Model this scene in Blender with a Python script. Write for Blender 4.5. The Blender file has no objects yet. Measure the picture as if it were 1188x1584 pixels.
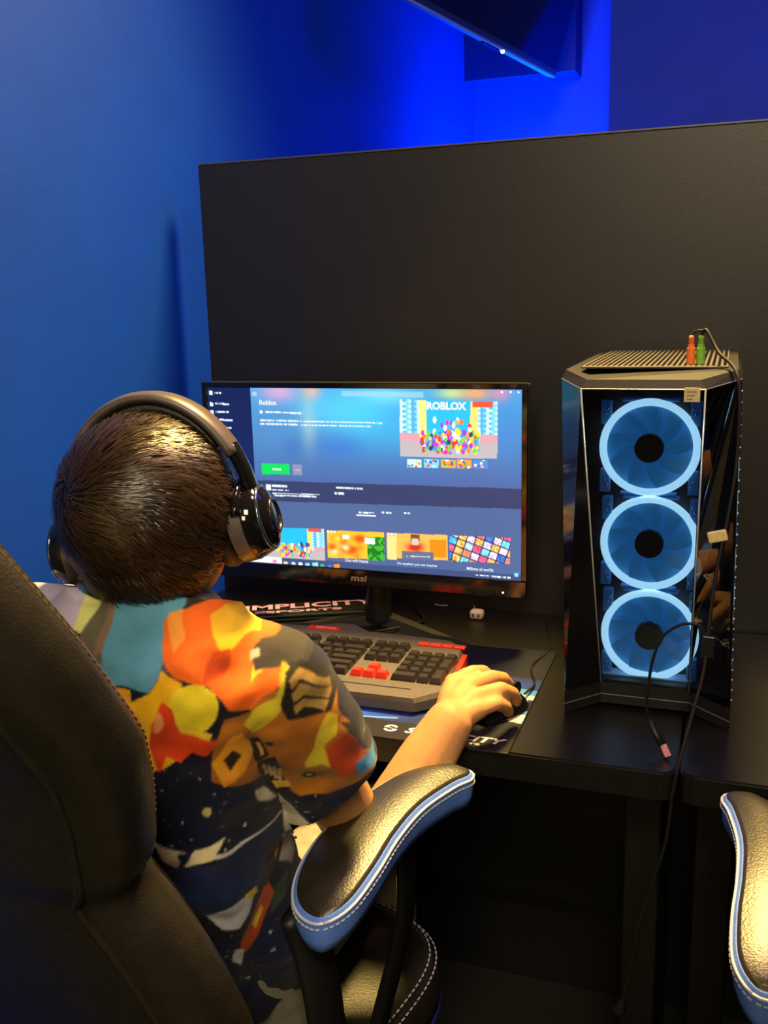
import bpy, bmesh, math, random
import numpy as np
from mathutils import Vector, Matrix, noise
random.seed(7); np.random.seed(7)
scene = bpy.context.scene
COL = scene.collection
PI = math.pi

# ------------------------------------------------------------------ camera
F, YAW, PIT, ROL = 1500.6, 0.3442, 0.2185, -0.0262       # focal length in pixels of a 1188x1584 frame
CAM = Vector((0, 0, 1.298))
_fw = Vector((-math.sin(YAW)*math.cos(PIT), math.cos(YAW)*math.cos(PIT), -math.sin(PIT)))
_r0 = Vector((math.cos(YAW), math.sin(YAW), 0)); _u0 = _r0.cross(_fw)
RT = math.cos(ROL)*_r0 + math.sin(ROL)*_u0; UP = -math.sin(ROL)*_r0 + math.cos(ROL)*_u0; FW = _fw
cd = bpy.data.cameras.new('camera'); cam = bpy.data.objects.new('camera', cd); COL.objects.link(cam)
cd.sensor_fit = 'VERTICAL'; cd.sensor_height = 24; cd.lens = F/1584*24; cd.clip_start = 0.02
cam.matrix_world = Matrix(((RT.x, UP.x, -FW.x, CAM.x), (RT.y, UP.y, -FW.y, CAM.y), (RT.z, UP.z, -FW.z, CAM.z), (0, 0, 0, 1)))
scene.camera = cam
def ray(x, y): return FW + RT*((x-594)/F) - UP*((y-792)/F)
def hz(x, y, z): d = ray(x, y); return CAM + d*((z-CAM.z)/d.z)          # photo pixel -> point on a level plane
def hy(x, y, Y): d = ray(x, y); return CAM + d*(Y/d.y)                  # photo pixel -> point on a plane parallel to the partition

# ------------------------------------------------------------------ world, lamps, exposure
w = bpy.data.worlds.new('world'); scene.world = w; w.use_nodes = True
w.node_tree.nodes['Background'].inputs[0].default_value = (1.0, 0.82, 0.50, 1)
w.node_tree.nodes['Background'].inputs[1].default_value = 0.018
vs = scene.view_settings
vs.view_transform = 'Standard'; vs.look = 'None'; vs.gamma = 1.0; vs.exposure = 0.0; vs.use_curve_mapping = False
def area(name, loc, target, size, power, col, sy=None, spread=180):
    l = bpy.data.lights.new(name, 'AREA'); l.energy = power; l.color = col; l.size = size; l.spread = math.radians(spread)
    if sy: l.shape = 'RECTANGLE'; l.size_y = sy
    o = bpy.data.objects.new(name, l); COL.objects.link(o); o.location = loc
    o.rotation_euler = (Vector(target)-Vector(loc)).to_track_quat('-Z', 'Y').to_euler()
    return o
area('ceiling_downlight_warm', (-0.17, 1.85, 2.78), (-0.40, 0.95, 0.75), 0.36, 42, (1.0, 0.66, 0.19), spread=84)
area('fill_lamp_rear', (0.30, -0.9, 2.75), (-0.35, 0.7, 0.8), 0.6, 34, (1.0, 0.85, 0.56))  # unseen fill behind the camera, added to brighten the shirt back
area('fill_lamp_far_rear', (0.15, -2.0, 2.30), (-0.35, 0.7, 0.9), 0.6, 26, (1.0, 0.80, 0.45))  # unseen lower fill, added to warm the rear of the chair back
area('ceiling_lamp_pink', (0.10, 1.15, 2.78), (-0.1, 1.4, 1.0), 0.22, 8, (1.0, 0.46, 0.52), spread=130)
area('blue_wall_washer', (-0.68, 3.48, 1.15), (-0.68, 3.80, 2.2), 0.30, 44, (0.0, 0.16, 1.0), spread=150)
area('blue_fill_lamp', (0.5, 2.3, 2.75), (-0.6, 2.9, 1.6), 0.5, 9, (0.02, 0.01, 1.0))  # unseen blue fill, added to lift the left and right walls

# ------------------------------------------------------------------ materials
MATS = {}
def mat(name, col=(0.5, 0.5, 0.5), rough=0.5, metal=0.0, spec=0.5, emit=None, estr=0.0, noise_amt=0.0, noise_scale=20, bump=0.0, bump_scale=200, coat=0.0, attr=None, alpha=None, sheen=0.0, sss=0.0):
    if name in MATS: return MATS[name]
    m = bpy.data.materials.new(name); m.use_nodes = True; nt = m.node_tree; b = nt.nodes['Principled BSDF']
    b.inputs['Base Color'].default_value = (*col, 1); b.inputs['Roughness'].default_value = rough; b.inputs['Metallic'].default_value = metal
    b.inputs['Specular IOR Level'].default_value = spec; b.inputs['Coat Weight'].default_value = coat
    b.inputs['Sheen Weight'].default_value = sheen
    if sss: b.inputs['Subsurface Weight'].default_value = sss; b.inputs['Subsurface Radius'].default_value = (0.012, 0.005, 0.003); b.inputs['Subsurface Scale'].default_value = 0.5
    tc = nt.nodes.new('ShaderNodeTexCoord')
    src = None
    if attr:
        a = nt.nodes.new('ShaderNodeAttribute'); a.attribute_name = attr; src = a.outputs['Color']
        if emit is None: nt.links.new(src, b.inputs['Base Color'])
    if noise_amt > 0:
        n = nt.nodes.new('ShaderNodeTexNoise'); n.inputs['Scale'].default_value = noise_scale; n.inputs['Detail'].default_value = 5
        nt.links.new(tc.outputs['Object'], n.inputs['Vector'])
        mr = nt.nodes.new('ShaderNodeMapRange'); mr.inputs['From Min'].default_value = 0.25; mr.inputs['From Max'].default_value = 0.75
        mr.inputs['To Min'].default_value = 1-noise_amt; mr.inputs['To Max'].default_value = 1+noise_amt
        nt.links.new(n.outputs['Fac'], mr.inputs['Value'])
        mx = nt.nodes.new('ShaderNodeMix'); mx.data_type = 'RGBA'; mx.blend_type = 'MULTIPLY'; mx.inputs['Factor'].default_value = 1
        if src: nt.links.new(src, mx.inputs['A'])
        else: mx.inputs['A'].default_value = (*col, 1)
        nt.links.new(mr.outputs['Result'], mx.inputs['B']); nt.links.new(mx.outputs['Result'], b.inputs['Base Color'])
    if bump > 0:
        n = nt.nodes.new('ShaderNodeTexNoise'); n.inputs['Scale'].default_value = bump_scale; n.inputs['Detail'].default_value = 3
        nt.links.new(tc.outputs['Object'], n.inputs['Vector'])
        bp = nt.nodes.new('ShaderNodeBump'); bp.inputs['Strength'].default_value = bump; bp.inputs['Distance'].default_value = 0.002
        nt.links.new(n.outputs['Fac'], bp.inputs['Height']); nt.links.new(bp.outputs['Normal'], b.inputs['Normal'])
    if emit is not None:
        b.inputs['Emission Strength'].default_value = estr
        if attr: nt.links.new(src, b.inputs['Emission Color'])
        else: b.inputs['Emission Color'].default_value = (*emit, 1)
    MATS[name] = m
    return m
def glass(name, tint, rough=0.02):
    m = bpy.data.materials.new(name); m.use_nodes = True; nt = m.node_tree; nt.nodes.clear()
    o = nt.nodes.new('ShaderNodeOutputMaterial'); mx = nt.nodes.new('ShaderNodeMixShader'); t = nt.nodes.new('ShaderNodeBsdfTransparent'); g = nt.nodes.new('ShaderNodeBsdfGlossy'); f = nt.nodes.new('ShaderNodeFresnel')
    f.inputs['IOR'].default_value = 1.5; t.inputs['Color'].default_value = (*tint, 1); g.inputs['Roughness'].default_value = rough
    nt.links.new(f.outputs[0], mx.inputs[0]); nt.links.new(t.outputs[0], mx.inputs[1]); nt.links.new(g.outputs[0], mx.inputs[2]); nt.links.new(mx.outputs[0], o.inputs[0])
    return m
def S(r, g, b):                                                          # 0-255 display value -> linear
    return tuple(((c/255)/12.92 if c/255 <= 0.04045 else ((c/255+0.055)/1.055)**2.4) for c in (r, g, b))
def S3(a):
    a = np.asarray(a, float)/255; return np.where(a <= 0.04045, a/12.92, ((a+0.055)/1.055)**2.4)

M_wall = mat('blue_wall_paint', S(3, 62, 178), 0.55, spec=0.3, noise_amt=0.08, noise_scale=6, bump=0.15, bump_scale=150)
M_floor = mat('dark_carpet', (0.012, 0.011, 0.010), 0.95, noise_amt=0.4, noise_scale=200, bump=0.6, bump_scale=400)
M_board = mat('black_partition_laminate', (0.011, 0.0105, 0.012), 0.42, noise_amt=0.25, noise_scale=300, bump=0.10, bump_scale=600)
M_navy = mat('navy_surface', S(6, 18, 95), 0.6, noise_amt=0.06)
M_desk = mat('black_desk_laminate', (0.008, 0.0075, 0.007), 0.36, noise_amt=0.3, noise_scale=250, bump=0.06, bump_scale=500)
M_edge = mat('black_edge_banding', (0.02, 0.019, 0.017), 0.35)
M_black = mat('black_plastic', (0.010, 0.010, 0.011), 0.45, spec=0.35, noise_amt=0.15, noise_scale=90)
M_gloss = mat('glossy_black_plastic', (0.006, 0.006, 0.008), 0.08, spec=0.6)
M_satin = mat('satin_black_metal', (0.03, 0.03, 0.032), 0.3, metal=0.6)
M_leather = mat('black_leather', (0.020, 0.017, 0.011), 0.36, spec=0.75, noise_amt=0.2, noise_scale=60, bump=0.22, bump_scale=420)
M_blueleather = mat('pale_blue_leather', S(95, 135, 235), 0.5, spec=0.4, noise_amt=0.1, noise_scale=80, bump=0.25, bump_scale=420)
M_bluetrim = mat('royal_blue_leather', S(45, 60, 190), 0.5, noise_amt=0.1, noise_scale=80, bump=0.2, bump_scale=400)
M_stitch = mat('pale_thread', S(190, 195, 215), 0.8)
M_stitchdark = mat('tan_thread', S(88, 66, 54), 0.8)
M_steel = mat('chrome', (0.6, 0.6, 0.6), 0.15, metal=1.0)
M_white = mat('white_plastic', S(225, 215, 195), 0.5, noise_amt=0.05)

# ------------------------------------------------------------------ object helpers
def tag(o, label=None, cat=None, group=None, kind=None):
    if label: o['label'] = label
    if cat: o['category'] = cat
    if group: o['group'] = group
    if kind: o['kind'] = kind
    return o
def root(name, loc, label, cat, group=None):
    o = bpy.data.objects.new(name, None); COL.objects.link(o); o.location = loc; o.empty_display_size = 0.05
    return tag(o, label, cat, group)
def link(name, me, m, parent=None, smooth=False, inv=True):
    o = bpy.data.objects.new(name, me); COL.objects.link(o)
    if m is not None and not me.materials: me.materials.append(m)
    if smooth:
        for p in me.polygons: p.use_smooth = True
    if parent is not None:
        o.parent = parent
        if inv:
            loc = Vector((0, 0, 0)); q = parent
            while q is not None: loc += q.location; q = q.parent
            if parent.parent is None or True:
                # geometry is given in world space: cancel the translation of the root it hangs from
                r = parent
                while r.parent is not None: r = r.parent
                if parent.type == 'EMPTY': o.matrix_parent_inverse = Matrix.Translation(-r.location)
    return o
def mk(name, V, Fs, m, parent=None, smooth=False):
    me = bpy.data.meshes.new(name); me.from_pydata([tuple(v) for v in V], [], [tuple(f) for f in Fs]); me.update()
    return link(name, me, m, parent, smooth)
class B:
    """collects closed shapes; build() links them as one mesh"""
    def __init__(s): s.V = []; s.F = []
    def add(s, V, Fs): n = len(s.V); s.V += [Vector(v) for v in V]; s.F += [tuple(i+n for i in f) for f in Fs]; return s
    def box(s, a, b, bev=0.0, M=None):
        bm = bmesh.new(); bmesh.ops.create_cube(bm, size=1)
        a, b = Vector(a), Vector(b)
        for v in bm.verts: v.co = Vector([(a[i]+b[i])/2 + v.co[i]*abs(b[i]-a[i]) for i in range(3)])
        if bev > 0: bmesh.ops.bevel(bm, geom=list(bm.edges), offset=bev, segments=2, affect='EDGES', profile=0.5)
        V = [(M @ v.co if M else v.co.copy()) for v in bm.verts]; bm.verts.index_update()
        Fs = [[v.index for v in f.verts] for f in bm.faces]; bm.free()
        return s.add(V, Fs)
    def prism(s, poly, z0, z1, M=None):                                   # polygon in xy (ccw), between z0 and z1
        n = len(poly); V = [Vector((p[0], p[1], z0)) for p in poly] + [Vector((p[0], p[1], z1)) for p in poly]
        if M: V = [M @ v for v in V]
        return s.add(V, [list(range(n))[::-1], list(range(n, 2*n))] + [[i, (i+1) % n, n+(i+1) % n, n+i] for i in range(n)])
    def hull(s, bot, top):                                               # two matching rings of 3d points (ccw from above)
        n = len(bot)
        return s.add(list(bot)+list(top), [list(range(n))[::-1], list(range(n, 2*n))] + [[i, (i+1) % n, n+(i+1) % n, n+i] for i in range(n)])
    def tube(s, path, rad, seg=10, capend=True, flat=None):
        path = [Vector(p) for p in path]; n = len(path)
        if not hasattr(rad, '__len__'): rad = [rad]*n
        t = [(path[min(i+1, n-1)]-path[max(i-1, 0)]).normalized() for i in range(n)]
        a = Vector((0, 0, 1)) if abs(t[0].z) < 0.9 else Vector((1, 0, 0))
        u = (a - t[0]*a.dot(t[0])).normalized(); V = []
        for i in range(n):
            u = (u - t[i]*u.dot(t[i])).normalized(); v = t[i].cross(u)
            for k in range(seg):
                an = 2*PI*k/seg; ru, rv = (rad[i], rad[i]) if flat is None else (rad[i]*flat[0], rad[i]*flat[1])
                V.append(path[i] + u*math.cos(an)*ru + v*math.sin(an)*rv)
        Fs = []
        for i in range(n-1):
            for k in range(seg): Fs.append((i*seg+k, i*seg+(k+1) % seg, (i+1)*seg+(k+1) % seg, (i+1)*seg+k))
        if capend: Fs.append(tuple(range(seg))[::-1]); Fs.append(tuple((n-1)*seg+k for k in range(seg)))
        return s.add(V, Fs)
    def limb(s, path, rad, seg=16):                                       # tube with round ends
        path = [Vector(p) for p in path]; rad = list(rad)
        d0 = (path[0]-path[1]).normalized(); d1 = (path[-1]-path[-2]).normalized()
        pre = [(path[0]+d0*rad[0]*math.sin(a), max(rad[0]*math.cos(a), 1e-4)) for a in (1.53, 1.2, 0.8, 0.4)]
        post = [(path[-1]+d1*rad[-1]*math.sin(a), max(rad[-1]*math.cos(a), 1e-4)) for a in (0.4, 0.8, 1.2, 1.53)]
        return s.tube([p for p, _ in pre]+path+[p for p, _ in post], [r for _, r in pre]+rad+[r for _, r in post], seg)
    def ell(s, c, r, M=None, nu=24, nv=14):
        V = []; c = Vector(c)
        for j in range(nv+1):
            th = PI*j/nv
            for i in range(nu):
                ph = 2*PI*i/nu; q = Vector((r[0]*math.sin(th)*math.cos(ph), r[1]*math.sin(th)*math.sin(ph), r[2]*math.cos(th)))
                V.append(c + (M @ q if M else q))
        Fs = []
        for j in range(nv):
            for i in range(nu): Fs.append((j*nu+i, (j+1)*nu+i, (j+1)*nu+(i+1) % nu, j*nu+(i+1) % nu))
        return s.add(V, Fs)
    def loft(s, rings, cap=True):                                         # rings of equal length
        n = len(rings[0]); V = [v for r in rings for v in r]
        Fs = [(i*n+k, i*n+(k+1) % n, (i+1)*n+(k+1) % n, (i+1)*n+k) for i in range(len(rings)-1) for k in range(n)]
        if cap: Fs += [tuple(range(n))[::-1], tuple((len(rings)-1)*n+k for k in range(n))]
        return s.add(V, Fs)
    def disc(s, c, ax, r, h, seg=32, r2=None):
        ax = Vector(ax).normalized(); c = Vector(c); return s.tube([c-ax*h/2, c+ax*h/2], [r, r if r2 is None else r2], seg)
    def torus(s, c, ax, R, r, seg=48, sg=10, squash=1.0):
        ax = Vector(ax).normalized(); u = ax.orthogonal().normalized(); v = ax.cross(u); c = Vector(c); V = []
        for i in range(seg):
            a = 2*PI*i/seg; d = u*math.cos(a)+v*math.sin(a)
            for k in range(sg):
                b = 2*PI*k/sg; V.append(c + d*(R+r*math.cos(b)) + ax*(r*squash*math.sin(b)))
        Fs = [(i*sg+k, ((i+1) % seg)*sg+k, ((i+1) % seg)*sg+(k+1) % sg, i*sg+(k+1) % sg) for i in range(seg) for k in range(sg)]
        return s.add(V, Fs)
    def mesh(s, name): 
        me = bpy.data.meshes.new(name); me.from_pydata([tuple(v) for v in s.V], [], s.F); me.update(); return me
    def build(s, name, m, parent=None, smooth=False):
        me = s.mesh(name); bm = bmesh.new(); bm.from_mesh(me); bmesh.ops.recalc_face_normals(bm, faces=bm.faces); bm.to_mesh(me); bm.free()
        o = link(name, me, m, parent, smooth)
        if smooth == 'auto':
            me.set_sharp_from_angle(angle=math.radians(38))
        return o
def smoothpath(pts, n=40):                                               # Catmull-Rom through the points
    pts = [Vector(p) for p in pts]; P = [pts[0]*2-pts[1]] + pts + [pts[-1]*2-pts[-2]]; out = []
    m = len(pts)-1
    for k in range(n+1):
        x = k/n*m; i = min(int(x), m-1); t = x-i; a, b, c, d = P[i], P[i+1], P[i+2], P[i+3]
        out.append(0.5*((2*b)+(c-a)*t+(2*a-5*b+4*c-d)*t*t+(3*b-a-3*c+d)*t**3))
    return out
def evaluated(me, mods):                                                  # run modifiers on a scratch object, return the mesh
    o = bpy.data.objects.new('scratch', me); COL.objects.link(o)
    for ty, kw in mods:
        md = o.modifiers.new(ty, ty)
        for k, v in kw.items(): setattr(md, k, v)
    dg = bpy.context.evaluated_depsgraph_get(); dg.update()
    r = bpy.data.meshes.new_from_object(o.evaluated_get(dg)); bpy.data.objects.remove(o); return r
def lettering(text, height, m, parent, M, name='lettering', width=None, shear=0.0, extrude=0.0003, bold=0.0, align='LEFT'):
    c = bpy.data.curves.new(name, 'FONT'); c.body = text; c.size = 1.0; c.shear = shear; c.offset = bold; c.resolution_u = 3
    o = bpy.data.objects.new('scratch', c); COL.objects.link(o)
    dg = bpy.context.evaluated_depsgraph_get(); dg.update()
    me = bpy.data.meshes.new_from_object(o.evaluated_get(dg)); bpy.data.objects.remove(o)
    co = np.array([v.co for v in me.vertices]); mn = co.min(0); mxx = co.max(0)
    sy = height/(mxx[1]-mn[1]); sx = sy if width is None else width/(mxx[0]-mn[0])
    for v in me.vertices:
        x = (v.co.x-mn[0])*sx; y = (v.co.y-mn[1])*sy
        if align == 'CENTER': x -= (mxx[0]-mn[0])*sx/2
        v.co = M @ Vector((x, y, 0))
    me.name = name
    return link(name, me, m, parent)
def colour_attr(me, cols):                                                # per-vertex colours, linear
    a = me.color_attributes.new('paint', 'FLOAT_COLOR', 'POINT')
    c = np.ones((len(me.vertices), 4), np.float32); c[:, :3] = cols; a.data.foreach_set('color', c.ravel())
def grid_mesh(name, nx, ny, fn):                                         # fn(u,v arrays)->(N,3) positions
    u, v = np.meshgrid(np.linspace(0, 1, nx+1), np.linspace(0, 1, ny+1)); u = u.ravel(); v = v.ravel(); P = fn(u, v)
    me = bpy.data.meshes.new(name); i = np.arange(nx*ny); r, c = i//nx, i % nx; a = r*(nx+1)+c
    q = np.stack([a, a+1, a+nx+2, a+nx+1], 1)
    me.vertices.add(len(P)); me.vertices.foreach_set('co', P.astype(np.float32).ravel())
    me.loops.add(q.size); me.loops.foreach_set('vertex_index', q.ravel().astype(np.int32))
    me.polygons.add(len(q)); me.polygons.foreach_set('loop_start', (np.arange(len(q))*4).astype(np.int32))
    me.update(calc_edges=True); return me, u, v
def inpoly(x, y, poly):
    r = np.zeros(x.shape, bool); n = len(poly)
    for i in range(n):
        x0, y0 = poly[i]; x1, y1 = poly[(i+1) % n]
        c = ((y0 > y) != (y1 > y)); 
        with np.errstate(divide='ignore', invalid='ignore'): r ^= c & (x < (x1-x0)*(y-y0)/(y1-y0+1e-12)+x0)
    return r
def vnoise(x, y, s, seed=0):                                             # smooth value noise on arrays
    rs = np.random.RandomState(seed); T = rs.rand(64, 64); x = x*s; y = y*s; i = np.floor(x).astype(int); j = np.floor(y).astype(int); fx = x-i; fy = y-j
    fx = fx*fx*(3-2*fx); fy = fy*fy*(3-2*fy); g = lambda a, b: T[a % 64, b % 64]
    return (g(i, j)*(1-fx)+g(i+1, j)*fx)*(1-fy)+(g(i, j+1)*(1-fx)+g(i+1, j+1)*fx)*fy

# ------------------------------------------------------------------ the room
XA, YP, YC, YB = -0.985, 1.634, 3.90, 3.40
def struct(name, b, m): o = b.build(name, m); o['kind'] = 'structure'; return o
struct('floor', B().box((-1.2, -2.2, -0.05), (3.0, 5.6, 0)), M_floor)
struct('wall_left', B().box((XA-0.12, 0.60, 0), (XA, YC+0.12, 2.9)), M_wall)
struct('wall_back', B().box((XA, YC, 0), (-0.30, YC+0.12, 2.9)), M_wall)
struct('wall_right', B().box((-0.411, YB, 0), (3.0, YC, 2.9)), M_wall)
tag(B().box((XA, YC-0.14, 2.07), (-0.574, YC, 2.9), 0.003).build('navy_corner_box', M_navy), 'navy box in the wall corner behind the television', 'bulkhead')  # dark navy box set against the back wall

# partition board between the two rows of desks
pr = root('desk_partition', (0.05, YP+0.015, 0), 'tall matt black partition board standing behind the monitor', 'partition')
B().box((-0.926, YP, 0.0), (1.35, YP+0.03, 1.538), 0.002).build('board', M_board, pr)
B().box((-0.926, YP-0.001, 1.538), (1.35, YP+0.031, 1.5405)).build('edge_strip', mat('grey_edge_strip', (0.08, 0.08, 0.09), 0.4), pr)

# television on a wall arm
P2 = hy(860, 118, 3.4); P1 = hz(640, 0, P2.z); td = (P2-P1).normalized(); tn = Vector((-td.y, td.x, 0)); tn = tn if tn.x > 0 else -tn
th = math.radians(17); tu = (tn*math.sin(th)+Vector((0, 0, 1))*math.cos(th)); tnn = td.cross(tu); tnn = tnn if tnn.x > 0 else -tnn
LT, HT = 1.12, 0.64
tvr = root('television', P2-td*LT/2, 'black flat television tilted down on a wall arm near the ceiling', 'television')
MT = Matrix(((td.x, tu.x, tnn.x, P2.x), (td.y, tu.y, tnn.y, P2.y), (td.z, tu.z, tnn.z, P2.z), (0, 0, 0, 1)))
B().box((-LT, 0, -0.045), (0, HT, 0), 0.004, MT).build('housing', mat('tv_housing', (0.03, 0.035, 0.06), 0.3), tvr)
B().box((-LT+0.012, 0.016, 0.0), (-0.012, HT-0.012, 0.0015), 0, MT).build('screen', mat('tv_screen_off', (0.004, 0.004, 0.008), 0.12), tvr)
bb = B().box((-LT+0.0, -0.006, -0.03), (0, 0.0, -0.002), 0.001, MT).build('bottom_rail', mat('grey_rail', (0.5, 0.5, 0.55), 0.35, metal=0.3), tvr)
B().box((-0.56, -0.011, -0.022), (-0.46, -0.006, -0.006), 0.001, MT).build('sensor_bar', M_gloss, tvr)
B().ell(MT @ Vector((-0.44, -0.008, -0.004)), (0.006, 0.006, 0.006), nu=10, nv=6).build('power_light', mat('tv_led', (1, 0.9, 0.8), 0.4, emit=(1, 0.85, 0.7), estr=4), tvr)
am = MT @ Vector((-LT/2, HT/2, -0.045))
B().box((-LT/2-0.15, HT/2-0.1, -0.06), (-LT/2+0.15, HT/2+0.1, -0.045), 0.002, MT).build('mount_plate', M_satin, tvr)
B().tube([am, Vector(((am.x+XA)/2, am.y+0.06, am.z-0.02)), Vector((XA+0.005, am.y, am.z-0.03))], 0.02, 12).build('wall_arm', M_satin, tvr)

# ------------------------------------------------------------------ desks
ZD = 0.74; YD = 1.097
def rounded(poly, r, seg=6):
    out = []; n = len(poly)
    for i in range(n):
        p, a, b = Vector(poly[i][:2]), Vector(poly[i-1][:2]), Vector(poly[(i+1) % n][:2]); rr = r if not hasattr(r, '__len__') else r[i]
        if rr <= 0: out.append(tuple(p)); continue
        d0 = (a-p).normalized(); d1 = (b-p).normalized(); s = p+d0*rr; e = p+d1*rr
        for k in range(seg+1):
            t = k/seg; out.append(tuple(s*(1-t)**2 + p*2*t*(1-t) + e*t*t))
    return out
def desk(x0, x1, label):
    r = root('computer_desk', ((x0+x1)/2, 1.36, 0), label, 'desk')
    poly = rounded([(x0, YD), (x1, YD), (x1, YP-0.006), (x0, YP-0.006)], [0.022, 0.022, 0.004, 0.004])
    o = B().prism(poly, ZD-0.036, ZD).build('desk_top', M_desk, r)
    bm = bmesh.new(); bm.from_mesh(o.data)
    bmesh.ops.bevel(bm, geom=[e for e in bm.edges if all(abs(v.co.z-ZD) < 1e-5 for v in e.verts)], offset=0.0025, segments=2, affect='EDGES'); bm.to_mesh(o.data); bm.free()
    for x in (x0+0.02, x1-0.065): B().box((x, YD+0.10, 0.0), (x+0.045, YP-0.03, ZD-0.036), 0.002).build('side_panel', M_desk, r)
    B().box((x0+0.065, YP-0.10, 0.25), (x1-0.065, YP-0.08, ZD-0.036), 0.001).build('modesty_panel', M_desk, r)
    return r
desk(-0.926, -0.037, 'black laminate desk carrying the monitor and the keyboard')
desk(-0.033, 1.20, 'neighbouring black laminate desk with the dangling cable at its corner')

# ------------------------------------------------------------------ chairs (built once around the origin, facing +y, then copied)
def sring(cx, cy, cz, a, b, n=36, e=3.5, tilt=0.0, conc=0.0):
    R = []
    for k in range(n):
        t = 2*PI*k/n; c, s_ = math.cos(t), math.sin(t)
        x = a*math.copysign(abs(c)**(2/e), c); y = b*math.copysign(abs(s_)**(2/e), s_)
        if y > 0: y -= conc*(1-(x/a)**2)
        R.append(Vector((cx+x, cy+y*math.cos(tilt), cz+y*math.sin(tilt))))
    return R
def interp(tab, z):
    zs = [t[0] for t in tab]; return [float(np.interp(z, zs, [t[i] for t in tab])) for i in range(1, len(tab[0]))]
def stitches(path, length, rad, b, gap=0.45):
    d = 0.0; pts = [Vector(p) for p in path]; seg = [(pts[i+1]-pts[i]).length for i in range(len(pts)-1)]; tot = sum(seg); cum = np.concatenate([[0], np.cumsum(seg)])
    def at(s):
        i = min(int(np.searchsorted(cum, s, side='right'))-1, len(seg)-1); return pts[i].lerp(pts[i+1], (s-cum[i])/max(seg[i], 1e-9))
    while d < tot-length:
        b.tube([at(d), at(d+length*(1-gap))], rad, 4); d += length
BACK = [(0.47, 0.205, -0.165, 0.045), (0.52, 0.232, -0.180, 0.050), (0.66, 0.266, -0.222, 0.054), (0.73, 0.258, -0.247, 0.053), (0.789, 0.242, -0.268, 0.052), (0.830, 0.222, -0.284, 0.051), (0.848, 0.219, -0.290, 0.051),
        (0.868, 0.240, -0.296, 0.053), (0.937, 0.262, -0.312, 0.055), (0.988, 0.275, -0.330, 0.056), (1.06, 0.274, -0.372, 0.056), (1.115, 0.258, -0.402, 0.056), (1.18, 0.232, -0.435, 0.054), (1.23, 0.19, -0.460, 0.048), (1.255, 0.13, -0.472, 0.035)]
CH1 = Matrix.Translation((-0.575, 0.966, 0)) @ Matrix.Rotation(math.radians(-12), 4, 'Z')
def closed(pts, n):                                                       # smooth closed loop, evenly spaced
    P = [pts[-1]]+pts+[pts[0], pts[1]]; out = []; m = len(pts)
    for k in range(600):
        x = k/600*m; i = int(x); t = x-i; a, b, c, d = P[i], P[i+1], P[i+2], P[i+3]; out.append(0.5*((2*b)+(c-a)*t+(2*a-5*b+4*c-d)*t*t+(3*b-a-3*c+d)*t**3))
    L = np.concatenate([[0], np.cumsum([(out[(k+1) % 600]-out[k]).length for k in range(600)])]); return [out[int(np.searchsorted(L, q)) % 600] for q in np.linspace(0, L[-1], n, endpoint=False)]
ARM = closed([CH1.inverted() @ hz(x, y, z) for x, y, z in ((500, 1424, .716), (543, 1398, .724), (583, 1345, .736), (616, 1292, .747), (655, 1247, .753), (703, 1214, .754), (730, 1201, .753), (726, 1189, .754), (685, 1182, .756), (625, 1194, .757), (563, 1229, .751), (515, 1268, .742), (478, 1312, .732), (457, 1355, .724), (454, 1392, .717), (470, 1417, .714))], 90)
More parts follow.
